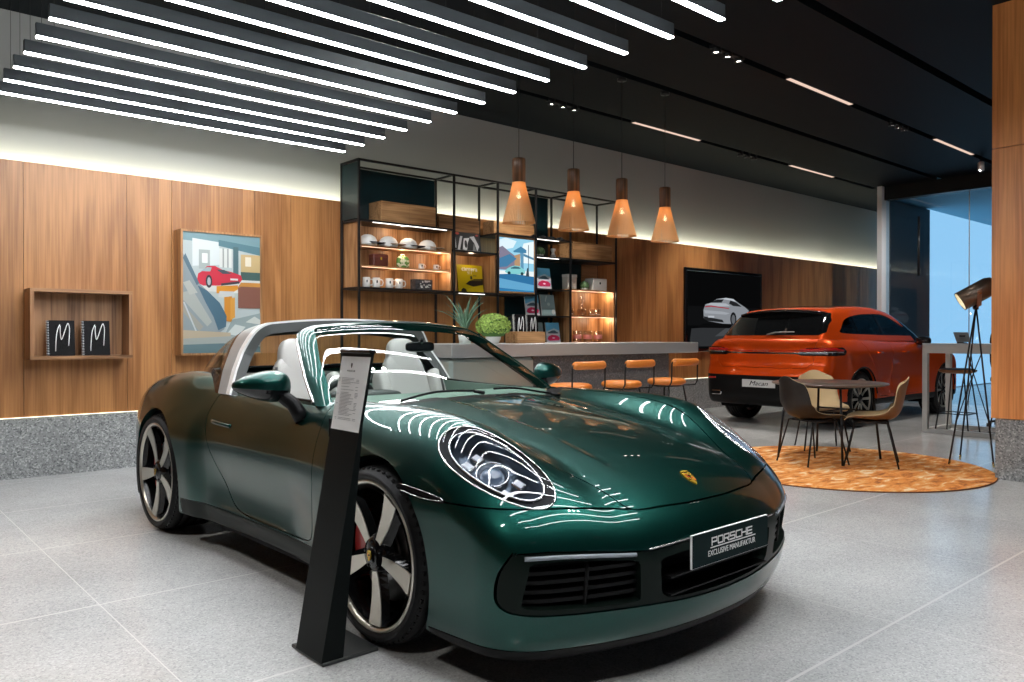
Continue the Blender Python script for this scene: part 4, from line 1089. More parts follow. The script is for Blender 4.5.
def build_suv():
    P = SUV; S = skin_form(form_suv, (-1.2, 0, .1), (4.0, 1.15, 1.35), (-.5, -.4, .6), (3.2, .4, .75), .032)
    S.drop(S.cut(lambda V: np.maximum(form_suvtop(V) + .004, 1.14 - V[:, 2])))
    ga = lambda cx: (lambda V: np.where(V[:, 1] < .55, .3, np.hypot(V[:, 0] - cx, V[:, 2] - .37) - .415))
    S.drop(S.cut(ga(0))); S.drop(S.cut(ga(2.807)))
    S.lab[:] = 1; side = lambda pts: (lambda V: np.where(V[:, 1] < .5, .3, poly_sdf(V[:, [0, 2]], smooth_poly(pts, 4))))
    G = .006
    fd = [(.93, 1.2), (.93, .95), (.95, .60), (.97, .42), (1.1, .385), (1.7, .385), (1.93, .42), (1.99, .60), (2.0, .85), (1.96, 1.2), (1.4, 1.3)]
    rd = [(.07, 1.2), (.12, 1.0), (.28, .86), (.42, .70), (.45, .5), (.52, .40), (.7, .385), (.86, .40), (.91, .6), (.915, .95), (.915, 1.2), (.5, 1.3)]
    S.region(side(fd), 2, [1], G); S.region(side(rd), 3, [1], G)
    # lower black cladding, tail bumper, tailgate, lamps
    S.region(lambda V: V[:, 2] - (.36 + .315 * sstep(-V[:, 0], .70, .80)), 4, [1, 2, 3])
    S.region(lambda V: np.where(V[:, 0] > -.3, .3, np.maximum(V[:, 0] + .50, 0) + poly_sdf(V[:, 1:3], [(-.3, .985), (.50, .985), (.55, 1.0), (.60, 1.045), (.88, 1.05), (1.1, 1.045), (1.1, .965), (.92, .945), (.55, .945), (.50, .962), (-.3, .962)])), 5, [1])
    S.region(lambda V: np.where(V[:, 0] > -.3, .3, np.abs(V[:, 2] - .905) - 9), 98, [99])
    S.region(lambda V: np.where(V[:, 0] > -.35, .3, poly_sdf(V[:, 1:3], [(-.3, .78), (.62, .78), (.70, .86), (.72, 1.3), (-.3, 1.3)])), 6, [1], G)
    S.part([1], 'body_shell', [M_ORANGE], P, .03); S.part([6], 'tailgate', [M_ORANGE], P, .02)
    S.part([2], 'door', [M_ORANGE], P, .02, side=-1); S.part([3], 'door', [M_ORANGE], P, .02, side=-1)
    S.part([2], 'door', [M_ORANGE], P, .02, side=1); S.part([3], 'door', [M_ORANGE], P, .02, side=1)
    S.part([4], 'lower_bumper', [M_SATIN], P, .02); S.part([5], 'light_band', [M_BLACK], P, .012, off=.002)
    T = skin_form(form_suvtop, (-1.2, 0, 1.0), (2.9, .98, 1.75), (-.3, -.3, 1.02), (1.6, .3, 1.15), .03)
    T.drop(T.cut(lambda V: form_suv(V) + .01)); T.drop(T.cut(lambda V: V[:, 2] - 1.13)); T.lab[:] = 1
    T.region(side([(-.22, 1.235), (-.20, 1.30), (-.02, 1.42), (.38, 1.485), (.9, 1.505), (1.25, 1.485), (1.62, 1.35), (1.88, 1.215), (1.2, 1.205), (.5, 1.215)]), 2, [1])
    T.region(lambda V: np.where(V[:, 1] < .4, .3, np.abs(V[:, 0] - .90 - .0 * V[:, 2]) - .035), 3, [2])
    T.region(lambda V: np.where(V[:, 1] < .4, .3, np.abs(V[:, 0] - .17) - .012), 3, [2])
    T.region(lambda V: np.where(V[:, 0] > .3, .3, poly_sdf(np.stack([V[:, 1] + .30 * (V[:, 2] - 1.2), V[:, 2]], 1), [(-.3, 1.205), (.68, 1.205), (.745, 1.24), (.755, 1.40), (.735, 1.50), (.60, 1.518), (-.3, 1.522)])), 4, [1])
    T.region(lambda V: np.where(V[:, 0] < 1.0, .3, -(V[:, 0] - (1.44 + 1.0 * (1.56 - V[:, 2]))) + 0 * V[:, 1]), 5, [1])
    T.region(lambda V: np.maximum(np.abs(V[:, 0] - .65) - .60, V[:, 1] - .46) if False else np.maximum(np.abs(V[:, 0] - .65) - .60, np.abs(V[:, 1]) - .46), 6, [1])
    T.part([1], 'roof', [M_ORANGE], P, .02)
    T.part([2], 'side_window', [thin_glass('suv_window_glass', (.22, .26, .27), 1.0, 1.52)], P, 0, off=-.003, side=-1)
    T.part([2], 'side_window', [bpy.data.materials['suv_window_glass']], P, 0, off=-.003, side=1)
    T.part([3], 'window_pillar', [M_BLACK], P, .01); T.part([6], 'sunroof', [M_BLACK], P, .01, off=.004)
    T.part([4], 'rear_window', [mat('black_rear_glass', (.008, .009, .010), .04, Coat_Weight=1)], P, 0, off=.001)
    T.part([5], 'windscreen', [M_DKGLASS], P, 0, off=-.002)
    f = form_suv
    # lamps: red clusters wrapping round the corners, joined by a thin red line
    for sd in (-1, 1):
        Q, N = path_on(f, [(-.8, .52, 1.005), (-.8, .72, 1.018), (-.74, .86, 1.022), (-.64, .92, 1.018), (-.53, .945, 1.005)], 6); 
        mb = MB(); mb.tube([(q[0] + n_[0] * .004, sd * (q[1] + n_[1] * .004), q[2]) for q, n_ in zip(Q, N)], [.010] + [.020] * (len(Q) - 2) + [.008], 10); lamp = mb.build('tail_lamp', M_LAMPRED, P)
        Q, N = path_on(f, [(-.8, .60, .985), (-.76, .82, .99), (-.66, .915, .992), (-.55, .945, .988)], 6)
        mb = MB(); mb.tube([(q[0] + n_[0] * .010, sd * (q[1] + n_[1] * .010), q[2]) for q, n_ in zip(Q, N)], .007, 8); mb.build('lamp_chrome', M_CHROME, lamp)
        Q, N = path_on(f, [(-.05, .97, 1.10), (.9, .93, 1.12), (1.8, .92, 1.11)], 6)
        mb = MB(); cushion(None, Mrt(1.86, sd * .995, 1.125), .065, .10, .065, None, mb=mb, p=.7); mb.tube([(1.88, sd * .93, 1.09), (1.87, sd * .87, 1.10)], .02, 8); mb.build('door_mirror', M_BLACK, P)
        for x in (.36, 1.24):
            q = project(f, np.array([[x, .95, .975], [x + .17, .95, .975]]), 5)
            mb = MB(); mb.tube([(q[0][0], sd * q[0][1], .975), (q[0][0] + .02, sd * (q[0][1] + .028), .975), (q[1][0] - .02, sd * (q[1][1] + .028), .975), (q[1][0], sd * q[1][1], .975)], .012, 8); mb.build('door_handle', M_ORANGE, P)
        wheel_liner(P, 0, .37, sd, .42, .55, .93); wheel_liner(P, 2.807, .37, sd, .42, .55, .93)
        for cx in (0, 2.807):
            wheel_parts(P, cx, sd * .935, .37, sd, .268, .370, .27, 18, spokes=10, tapered=False, rim_mat=M_RIM, caliper=False)
        mb = MB(); Q = [(cx_, sd * .945, z_) for cx_, z_ in ()]
        for cx in (0, 2.807):
            n = 28; pts = []
            for i in range(n + 1):
                a = R(-82 + 164 * i / n); p_ = project(f, np.array([[cx + math.sin(a) * .425, .95, .37 + math.cos(a) * .425]]), 4)[0]; pts.append((cx + math.sin(a) * .418, sd * (p_[1] + .002), .37 + math.cos(a) * .418))
            mb = MB(); mb.tube(pts, .010, 8); mb.build('arch_trim', M_SATIN, P)
        # exhausts
        mb = MB(); mb.box(-.935, -.80, sd * .66 - .085, sd * .66 + .085, .395, .455, bev=.02); ex = mb.build('exhaust_pipe', M_CHROME, P)
        mb = MB(); mb.box(-.938, -.93, sd * .66 - .07, sd * .66 + .07, .405, .445); mb.build('pipe_mouth', M_MATT, ex)
        mb = MB(); mb.box(-.928, -.915, sd * .72 - .05, sd * .72 + .05, .62, .64); mb.build('reflector', M_LAMPRED, P)
    Q, N = path_on(f, [(-.86, 0, 1.0), (-.85, .3, 1.0), (-.8, .55, 1.003)], 5); pts = [(q[0] - .004, q[1], q[2]) for q in Q]; pts = [(x, -y, z) for x, y, z in pts[::-1]] + pts[1:]
    mb = MB(); mb.tube(pts, .006, 6); mb.build('light_line', M_LAMPRED, P)
    mb = MB(); mb.box(-.945, -.935, -.24, .24, .52, .62); pl = mb.build('number_plate', M_PLATEW, P)
    mb = MB(); mb.box(-.936, -.90, -.27, .27, .505, .635, bev=.004); mb.build('plate_holder', M_SATIN, pl)
    text_mesh('Macan', 'plate_lettering', .085, M_BLACK, pl, frame_matrix((-.9465, 0, .57), (0, -1, 0), (0, 0, 1)), .0004, sx=1.25, shear=.35)
    text_mesh('PORSCHE', 'tailgate_lettering', .030, M_CHROME, P, frame_matrix((-.884, 0, 1.0), (0, -1, 0), (0, 0, 1)), .001, sx=1.8)
    # roof spoiler, wiper, roof rails
    mb = MB(); vs = []
    for i in range(13):
        y = -.60 + 1.2 * i / 12; d = .10 * (y / .6) ** 2
        vs += [(-.28 + d * .3, y, 1.565 - .04 * (y / .6) ** 2), (-.50 + d, y, 1.548 - .05 * (y / .6) ** 2), (-.50 + d, y, 1.525 - .05 * (y / .6) ** 2), (-.36 + d * .6, y, 1.50 - .05 * (y / .6) ** 2)]
    mb.add(vs, [(4 * i + j, 4 * i + (j + 1) % 4, 4 * i + 4 + (j + 1) % 4, 4 * i + 4 + j) for i in range(12) for j in range(4)] + [(0, 1, 2, 3), (51, 50, 49, 48)], 0, True); mb.build('roof_spoiler', M_BLACK, P, sharp=30)
    mb = MB(); mb.tube([(-.735, 0, 1.215), (-.72, -.12, 1.245), (-.715, -.38, 1.25)], .009, 6); mb.build('rear_wiper', mat('wiper_grey', (.35, .35, .35), .4), P)
    mb = MB(); mb.box(-.70, 3.4, -.60, .60, .30, .36); mb.box(-.3, 3.3, -.55, .55, .36, .9); mb.build('floor_pan', M_MATT, P)
    for y in (-.38, .38):
        for x in (1.55, .62):
            mb = MB(); cushion(None, Mrt(x - .28, y, 1.02, ry=-12), .06, .23, .30, None, mb=mb, taper=.2); cushion(None, Mrt(x - .35, y, 1.36, ry=-8), .045, .13, .08, None, mb=mb, p=.5); mb.build('seat', M_DKTRIM, P)
build_suv()
# ---------------------------------------------------------------- bar counter, stools, lamps over it
def sheet(name, M, polys, parent, base=None, em=0.0, **k):
    """a flat printed or backlit picture: coloured areas laid one over another (u right, v up in metres)"""
    cache = {}; mats = []; mb = MB()
    for i, (col, pts) in enumerate(polys):
        key = tuple(col)
        if key not in cache:
            cache[key] = len(mats)
            mats.append(emit(name + '_ink', col, em) if em else mat(name + '_ink', col, .35))
        z = .0003 * i
        mb.add([M @ Vector((u, v, z)) for u, v in pts], [tuple(range(len(pts)))], cache[key])
    me = bpy.data.meshes.new(name); me.from_pydata([tuple(v) for v in mb.v], [], mb.f)
    for m in mats: me.materials.append(m)
    me.polygons.foreach_set('material_index', mb.fm)
    o = bpy.data.objects.new(name, me); COL.objects.link(o); o.parent = parent
    return setp(o, **k)
def rect(x0, x1, y0, y1): return [(x0, y0), (x1, y0), (x1, y1), (x0, y1)]
def oval(cx, cy, rx, ry, n=14): return [(cx + rx * math.cos(2 * math.pi * i / n), cy + ry * math.sin(2 * math.pi * i / n)) for i in range(n)]

def bar_counter():
    r = empty('bar_counter', (4.1, 5.45, 0), label='long bar counter with brushed steel top slab on a dark granite front', cat='counter')
    m = MB(); m.box(0, 3.56, 0, .80, 1.005, 1.125, bev=.006); m.build('steel_top', M_STEEL, r)
    m = MB(); m.box(1.02, 3.10, .07, .74, 0, 1.005); m.build('granite_front', M_GRANITE_DK, r)
    m = MB(); m.box(.02, 1.02, .04, .76, .06, .995, bev=.03); m.build('steel_front', mat('pale_steel_panel', (.55, .60, .57), .34, .7), r)
    m = MB(); m.box(.04, 3.08, .10, .72, 0, .06); m.build('toe_kick', M_FRAME, r)

M_TAN = mat('tan_leather', (.62, .19, .028), .42, bump=.15, bscale=150)
def stools():
    labs = ['tan leather bar stool with round seat, leftmost of three at the counter',
            'tan leather bar stool with round seat, middle of three at the steel counter', 'tan leather bar stool with round seat at the right end of the steel counter']
    r = empty('bar_stool', (5.15, 5.05, 0), cat='bar stool', group='tan bar stools at the steel counter')
    m = MB(); m.lathe([(0, .700), (.165, .700), (.190, .712), (.197, .730), (.190, .750), (.165, .764), (0, .768)], 40); m.build('seat', M_TAN, r)
    m = MB(); m.lathe([(0, .684), (.155, .684), (.158, .700)], 32); m.build('seat_base', M_FRAME, r)
    m = MB(); n = 16; pts = [(-.20 + .40 * i / n, -.225 - .035 * math.cos(math.pi * (i / n - .5)), .935) for i in range(n + 1)]
    rs = [.022 if i in (0, n) else .037 for i in range(n + 1)]; m.tube(pts, rs, 14); m.build('backrest', M_TAN, r)
    m = MB()
    for s in (-1, 1):
        m.tube([(s * .10, -.02, .688), (s * .20, -.05, .688), (s * .212, -.20, .70), (s * .212, -.225, .74), (s * .212, -.228, .915), (s * .205, -.228, .937), (s * .19, -.228, .937)], .0075, 8)
    m.build('back_frame', M_FRAME, r)
    for a, b in ((-1, -1), (1, -1), (1, 1), (-1, 1)):
        m = MB(); m.tube([(a * .12, b * .12, .69), (a * .215, b * .205, .008)], .009, 8); m.lathe([(.013, 0), (.013, .012)], 10, c=(a * .215, b * .205, 0)); m.build('leg', M_FRAME, r)
    m = MB(); m.tube([(.185 * math.cos(t), .178 * math.sin(t), .28) for t in np.linspace(0, 2 * math.pi, 32, endpoint=False)], .007, 8, closed=True); m.build('foot_ring', M_FRAME, r)
    for k, lab in enumerate(labs):
        o = r if k == 0 else copy_tree(r)
        o.location = (5.15 + .70 * k, 5.05, 0); o['label'] = lab

def slat_lamps():
    m_, nt, out = new_mat('birch_slats'); N, L = nt.nodes.new, nt.links.new
    b = pbsdf(nt, (.66, .40, .18), .5); t = N('ShaderNodeBsdfTranslucent'); t.inputs[0].default_value = (.85, .55, .27, 1)
    mx = N('ShaderNodeMixShader'); mx.inputs[0].default_value = .42; L(b.outputs[0], mx.inputs[1]); L(t.outputs[0], mx.inputs[2]); L(mx.outputs[0], out.inputs[0])
    dark = wood('walnut_tube', (.07, .030, .012), (.19, .085, .035), 3, .4)
    labs = ['largest of four wood-slat cone pendant lamps, leftmost', 'wood-slat cone pendant lamp, second from the left', 'wood-slat cone pendant lamp, third from the left', 'wood-slat cone pendant lamp, rightmost and smallest in view']
    r = empty('pendant_lamp', (5.01, 5.6, 2.265), cat='pendant lamp', group='slatted wood pendant lamps over the bar')
    m = MB(); n = 56
    for k in range(n):
        a = 2 * math.pi * k / n; T = Matrix.Rotation(a, 4, 'Z'); w0, w1 = .0034, .0066
        pr = [(.061, .40), (.066, .36), (.088, .27), (.128, .12), (.158, .0)]
        vs = []
        for i, (rad, z) in enumerate(pr):
            w = w0 + (w1 - w0) * (1 - z / .40)
            vs += [T @ Vector((rad, -w, z)), T @ Vector((rad, w, z)), T @ Vector((rad - .004, w, z)), T @ Vector((rad - .004, -w, z))]
        m.add(vs, [(4 * i + j, 4 * i + (j + 1) % 4, 4 * i + 4 + (j + 1) % 4, 4 * i + 4 + j) for i in range(4) for j in range(4)])
    for z, rad in ((.004, .156), (.16, .116), (.30, .080)): m.lathe([(rad - .006, z - .004), (rad - .002, z - .004), (rad - .002, z + .004), (rad - .006, z + .004), (rad - .006, z - .004)], 40, cap=False)
    m.build('slatted_shade', m_, r)
    m = MB(); m.lathe([(.060, .40), (.063, .385), (.064, .60), (.060, .612), (.056, .612), (.056, .40)], 40, cap=False); m.lathe([(0, .606), (.058, .606)], 24); m.build('top_tube', dark, r)
    m = MB(); m.lathe([(0, .235), (.030, .245), (.046, .275), (.046, .32), (.03, .36), (.014, .39)], 20); m.build('bulb', emit('warm_bulb', (1, .78, .50), 9), r)
    m = MB(); m.tube([(0, 0, .33), (0, 0, .60)], .012, 8); m.build('lamp_holder', M_FRAME, r)
    m = MB(); m.tube([(0, 0, .60), (0, 0, 3.95 - 2.265)], .0035, 6); m.lathe([(0, 1.655), (.05, 1.66), (.05, 1.685)], 20); m.build('cord', M_FRAME, r)
    for k, lab in enumerate(labs):
        o = r if k == 0 else copy_tree(r)
        o.location = (5.01 + .74 * k, 5.6, 2.265); o['label'] = lab

# ---------------------------------------------------------------- plants and notebooks
M_LEAF = mat('aloe_leaf', (.10, .19, .12), .5, var=.3, vscale=20)
M_BUSH = mat('bush_leaf', (.27, .40, .08), .6, var=.6, vscale=60)
M_POT = mat('white_pot', (.60, .60, .57), .5)
def blade(m, base, az, length, w, lean, seed=0):
    n = 7; vs = []
    for i in range(n + 1):
        t = i / n; out = math.sin(lean * t) * length * (.3 + .7 * t); up = length * t * math.cos(lean * t * .8)
        ww = w * (1 - t) ** .7 * (.7 + 1.2 * t * (1 - t)); c = Vector((math.cos(az), math.sin(az), 0)); s = Vector((-math.sin(az), math.cos(az), 0))
        p = Vector(base) + c * out + Vector((0, 0, up)); vs += [p - s * ww, p + c * (ww * .25) - Vector((0, 0, ww * .2)), p + s * ww, p - c * (ww * .5)]
    m.add(vs, [(4 * i + j, 4 * i + (j + 1) % 4, 4 * i + 4 + (j + 1) % 4, 4 * i + 4 + j) for i in range(n) for j in range(4)], 0, True)
def leaf_ball(m, c, r, n, rnd, size=.012, squash=.8):
    for k in range(n):
        z = rnd.uniform(-.55, 1); a = rnd.uniform(0, 2 * math.pi); q = math.sqrt(max(0, 1 - z * z)); rr = r * rnd.uniform(.82, 1.03)
        p = Vector((c[0] + rr * q * math.cos(a), c[1] + rr * q * math.sin(a), c[2] + rr * z * squash))
        nrm = Vector((q * math.cos(a), q * math.sin(a), z)) + Vector([rnd.uniform(-.6, .6) for _ in range(3)]); nrm.normalize()
        u = nrm.orthogonal().normalized(); v = nrm.cross(u); th = rnd.uniform(0, 6.28); u2 = u * math.cos(th) + v * math.sin(th); v2 = nrm.cross(u2)
        s = size * rnd.uniform(.7, 1.3)
        m.add([p - u2 * s, p - v2 * s * .6 + nrm * s * .2, p + u2 * s, p + v2 * s * .6 + nrm * s * .2], [(0, 1, 2, 3)])
def plants():
    rnd = random.Random(4)
    r = empty('aloe_plant', (4.66, 5.98, 1.125), label='spiky green aloe in a small white pot on the left end of the counter', cat='plant')
    m = MB()
    for k in range(15): blade(m, (0, 0, .09), k * 2.4, .34 + .12 * rnd.random(), .027, .45 + .85 * (k % 5) / 5)
    m.build('leaves', M_LEAF, r)
    m = MB(); m.lathe([(0, 0), (.055, 0), (.070, .10), (.063, .10), (.06, .085), (0, .085)], 32); m.build('pot', M_POT, r)
    r = empty('boxwood_plant', (4.86, 5.80, 1.125), label='round bright green bushy plant in a white bowl on the counter', cat='plant')
    m = MB(); leaf_ball(m, (0, 0, .165), .165, 1900, rnd, .015, .72); m.build('foliage', M_BUSH, r, )
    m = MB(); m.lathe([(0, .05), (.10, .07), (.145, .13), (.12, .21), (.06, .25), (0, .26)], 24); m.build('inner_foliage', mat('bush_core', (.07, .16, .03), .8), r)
    m = MB(); m.lathe([(0, 0), (.05, 0), (.072, .04), (.080, .095), (.072, .095), (.065, .05), (0, .04)], 32); m.build('pot', M_POT, r)

def script_m(mb, M, w, h, t=.006, mi=0):
    """the handwritten M on the notebooks"""
    st = [[(-.30, -.46), (-.27, -.1), (-.20, .22), (-.08, .42)], [(-.06, .38), (-.07, .15), (-.02, -.08), (.10, .12), (.24, .40), (.30, .46)], [(.30, .46), (.36, .30), (.33, -.05), (.30, -.28)]]
    for s in st: mb.tube([M @ Vector((x * w, y * h, .0005)) for x, y in [tuple(p) for p in smooth_poly(s, 3, False)]], t, 6, mi)
M_NOTE = mat('black_card_cover', (.007, .007, .008), .5, Specular_IOR_Level=.12); M_NOTEPR = mat('dark_grey_print', (.002, .002, .002), .5, Specular_IOR_Level=.1); M_PAPER = mat('paper_edges', (.55, .54, .50), .8)
def notebook(loc, w, h, tilt, rz, label, group):
    r = empty('notebook', loc, R(rz), label=label, cat='notebook', group=group)
    T = Matrix.Rotation(R(-tilt), 4, 'X')
    m = MB(); m.box(0, w, -.004, .0, 0, h, M=T); m.box(0, w, .018, .021, 0, h, M=T); m.build('cover', M_NOTE, r)
    m = MB(); m.box(.006, w - .003, 0, .018, .003, h - .003, M=T); m.build('pages', M_PAPER, r)
    m = MB(); n = 22
    for i in range(n):
        z = h * (i + .5) / n; m.tube([T @ Vector((.004 + .012 * math.cos(t), .008 + .014 * math.sin(t), z)) for t in np.linspace(0, 2 * math.pi, 8, endpoint=False)], .0022, 5, closed=True)
    m.build('spiral_binding', M_PLATEW, r)
    F = frame_matrix(T @ Vector((w * .52, -.0045, h * .52)), T @ Vector((1, 0, 0)), T.to_3x3() @ Vector((0, 0, 1)))
    m = MB(); script_m(m, F, w * .80, h * .86, .0038); m.build('script_print', M_WHITE, r)
    for z, s in ((.30, 'MO'), (.10, 'ME'), (-.10, 'NT'), (-.30, 'UM')): text_mesh(s, 'cover_print', h * .22, M_NOTEPR, r, F @ Matrix.Translation((0, z * h * .9, -.0006)), .0002)
    return r

# ---------------------------------------------------------------- wall pieces at the left
def wall_pieces():
    Y = 7.70
    r = empty('wall_box_shelf', (1.315, 7.46, 1.0), label='open walnut box shelf on the panelled wall holding two black notebooks', cat='shelf')
    w, h, t, d = .785, .59, .028, .235
    m = MB(); m.box(0, w, 0, d, 0, t); m.box(0, w, 0, d, h - t, h); m.box(0, t, 0, d, t, h - t, 1); m.box(w - t, w, 0, d, t, h - t, 1); m.build('shelf_frame', [M_WALNUT2, wood('walnut_upright', (.20, .085, .03), (.44, .22, .10), 1.4, .42)], r)
    m = MB(); m.box(t, w - t, d - .01, d, t, h - t); m.build('back_panel', wood('walnut_back', (.14, .06, .022), (.44, .23, .105), 1, .45), r)
    notebook((1.455, 7.53, 1.029), .205, .30, 6, 0, 'black spiral notebook with white script M, left one in the box shelf', 'notebooks in the wall box shelf')
    notebook((1.72, 7.53, 1.029), .215, .30, 6, 0, 'black spiral notebook with white script M, right one in the box shelf', 'notebooks in the wall box shelf')
    r = empty('framed_photograph', (2.535, 7.52, 1.015), label='large upright photograph in a deep walnut frame, showing a red car and brown chairs', cat='picture')
    w, h, t, d = .785, 1.175, .020, .178
    m = MB(); m.box(0, w, 0, d, 0, t); m.box(0, w, 0, d, h - t, h); m.box(0, t, 0, d, t, h - t); m.box(w - t, w, 0, d, t, h - t); m.build('deep_frame', wood('walnut_frame', (.20, .09, .03), (.46, .24, .10), 1.2, .42), r)
    M = frame_matrix((t, .012, t), (1, 0, 0), (0, 0, 1)); W_, H_ = w - 2 * t, h - 2 * t
    def S(pts): return [(x * W_, y * H_) for x, y in pts]
    P = [((.50, .58, .58), S(rect(0, 1, 0, 1))), ((.20, .34, .37), S([(0, .93), (1, .90), (1, 1), (0, 1)])), ((.72, .78, .78), S([(.12, .72), (.46, .74), (.46, .93), (.12, .95)])), ((.42, .48, .46), S(rect(.20, .34, .70, .86))),
         ((.85, .88, .86), S(rect(.24, .31, .75, .83))), ((.10, .22, .26), S([(.45, .90), (1, .84), (1, .91), (.45, .95)])), ((.08, .16, .18), S(rect(.64, .71, .66, .90))),
         ((.75, .78, .74), S(rect(.46, .62, .72, .88))), ((.35, .38, .36), S(rect(.50, .52, .72, .88))), ((.35, .38, .36), S(rect(.56, .58, .72, .88))), ((.62, .46, .22), S(rect(.74, 1, .68, .84))), ((.85, .78, .62), S(rect(.80, .88, .74, .82))), ((.06, .12, .11), S(rect(.74, 1, .58, .69))),
         ((.72, .75, .72), S([(.1, .52), (1, .50), (1, .62), (.1, .62)])),
         ((.62, .03, .06), S([(.17, .585), (.19, .66), (.25, .685), (.30, .725), (.40, .73), (.50, .70), (.62, .685), (.74, .66), (.76, .625), (.72, .59), (.45, .565), (.25, .56)])), ((.06, .08, .10), S([(.42, .70), (.52, .70), (.62, .67), (.50, .665)])), ((.35, .45, .48), S([(.22, .68), (.30, .715), (.36, .715), (.34, .68)])),
         ((.03, .03, .04), S(oval(.325, .598, .042, .055))), ((.45, .5, .52), S(oval(.325, .598, .022, .034))), ((.05, .05, .06), S([(.48, .565), (.72, .59), (.72, .61), (.48, .585)])), ((.75, .75, .75), S(rect(.60, .70, .615, .63))),
         ((.72, .30, .03), S([(.42, .50), (.42, .56), (.70, .575), (.70, .54), (.60, .50)])), ((.60, .62, .60), S([(.44, .47), (.56, .46), (.66, .48), (.64, .52), (.46, .52)])), ((.62, .26, .03), S([(.52, .27), (.52, .47), (.62, .48), (.62, .26)])), ((.68, .33, .06), S([(.60, .28), (.60, .46), (.66, .47), (.66, .30)])),
         ((.24, .10, .07), S([(.70, .38), (.70, .56), (.74, .60), (1, .60), (1, .38)])), ((.60, .28, .06), S([(.70, .55), (.74, .60), (1, .60), (1, .565), (.74, .565)])), ((.30, .38, .38), S([(.5, .12), (.62, .28), (1, .34), (1, .1)])), ((.62, .68, .66), S([(.55, .16), (.66, .24), (.80, .22), (.70, .14)])), ((.62, .66, .62), S([(.80, .26), (.92, .31), (1, .28), (1, .24)])),
         ((.28, .34, .36), S([(0, .12), (0, .82), (.06, .74), (.16, .60), (.30, .52), (.46, .42), (.54, .30), (.52, .20), (.40, .14)])), ((.10, .18, .23), S([(0, .78), (.03, .82), (.20, .58), (.17, .56)])), ((.07, .15, .21), S([(.18, .56), (.30, .52), (.46, .42), (.55, .31), (.54, .22), (.44, .19), (.38, .30), (.28, .42)])),
         ((.42, .45, .42), S([(0, .50), (.12, .52), (.36, .26), (.30, .22), (0, .44)])), ((.36, .36, .31), S([(0, .40), (.25, .22), (.20, .18), (0, .34)])), ((.48, .50, .46), S([(0, .58), (.08, .60), (.18, .50), (.08, .48)])), ((.55, .60, .62), S([(0, .42), (.02, .42), (.17, .18), (.15, .18)])),
         ((.36, .40, .38), S(rect(0, 1, .06, .14))), ((.12, .20, .22), S([(0, 0), (1, 0), (1, .05), (.5, .08), (0, .07)])), ((.50, .42, .30), S([(0, .12), (.6, .14), (.6, .17), (0, .19)]))]
    sheet('photo_print', M, [(tuple(v * .78 for v in c), p) for c, p in P], r)
    # television
    r = empty('wall_television', (10.42, 7.66, .94), label='black wall television showing a white car from behind on a dark background', cat='television')
    w, h = 2.25, 1.36
    m = MB(); m.box(0, w, 0, .045, 0, h, bev=.008); m.build('screen_housing', M_BLACK, r)
    M = frame_matrix((.05, -.0005, .05), (1, 0, 0), (0, 0, 1)); W_, H_ = w - .1, h - .1
    g = lambda v: (v * .9, v * .96, v * 1.05)
    P = [(g(.003), S(rect(0, 1, 0, 1))), (g(.006), S(rect(0, 1, .30, .55))), (g(.035), S([(.02, .03), (.90, .03), (.80, .22), (.45, .29), (.05, .26)])), (g(.075), S([(.35, .16), (.85, .18), (.78, .24), (.5, .27)])), (g(.004), S([(.10, .27), (.80, .27), (.70, .31), (.2, .33)])),
         (g(.30), S([(.205, .40), (.20, .50), (.225, .575), (.30, .60), (.38, .655), (.50, .675), (.60, .665), (.68, .61), (.76, .565), (.82, .52), (.83, .42), (.80, .36), (.62, .325), (.45, .33), (.26, .36)])),
         (g(.50), S([(.225, .575), (.30, .60), (.50, .60), (.56, .565), (.40, .555)])), (g(.62), S([(.36, .645), (.50, .675), (.60, .665), (.64, .63), (.56, .645), (.46, .655)])), (g(.02), S([(.29, .60), (.38, .648), (.47, .655), (.44, .61)])), (g(.02), S([(.54, .60), (.56, .645), (.64, .62), (.72, .565), (.60, .57)])),
         ((.40, .05, .07), S([(.22, .552), (.30, .565), (.54, .54), (.54, .528), (.30, .548), (.22, .537)])), (g(.42), S([(.21, .50), (.45, .49), (.55, .47), (.50, .45), (.22, .46)])), (g(.02), S([(.205, .42), (.45, .38), (.47, .345), (.26, .36), (.21, .385)])), (g(.55), S(rect(.26, .34, .405, .43))),
         (g(.012), S(oval(.60, .395, .044, .092))), (g(.14), S(oval(.60, .39, .026, .062))), (g(.012), S(oval(.82, .41, .018, .06))), (g(.16), S([(.64, .36), (.80, .39), (.80, .40), (.64, .375)]))]
    sheet('tv_picture', M, P, r, em=.6)
    m = MB(); m.box(.03, w - .03, -.004, -.001, h - .055, h - .045); m.build('screen_edge', mat('tv_edge', (.06, .09, .10), .3), r)
bar_counter(); stools(); slat_lamps(); plants()
box = empty('oak_box', (5.10, 5.72, 1.125), label='low oak box on the counter holding two black notebooks upright', cat='box')
m = MB(); m.box(0, .37, 0, .012, 0, .115); m.box(0, .37, .168, .18, 0, .115); m.box(0, .012, .012, .168, 0, .115); m.box(.358, .37, .012, .168, 0, .115); m.box(.012, .358, .012, .168, 0, .012); m.build('box_body', M_OAKBOX, box)
notebook((5.118, 5.78, 1.139), .150, .27, 4, 0, 'black notebook with white script M, left one in the oak counter box', 'notebooks in the counter box')
notebook((5.285, 5.78, 1.139), .150, .27, 4, 0, 'black notebook with white script M, right one in the oak counter box', 'notebooks in the counter box')
wall_pieces()
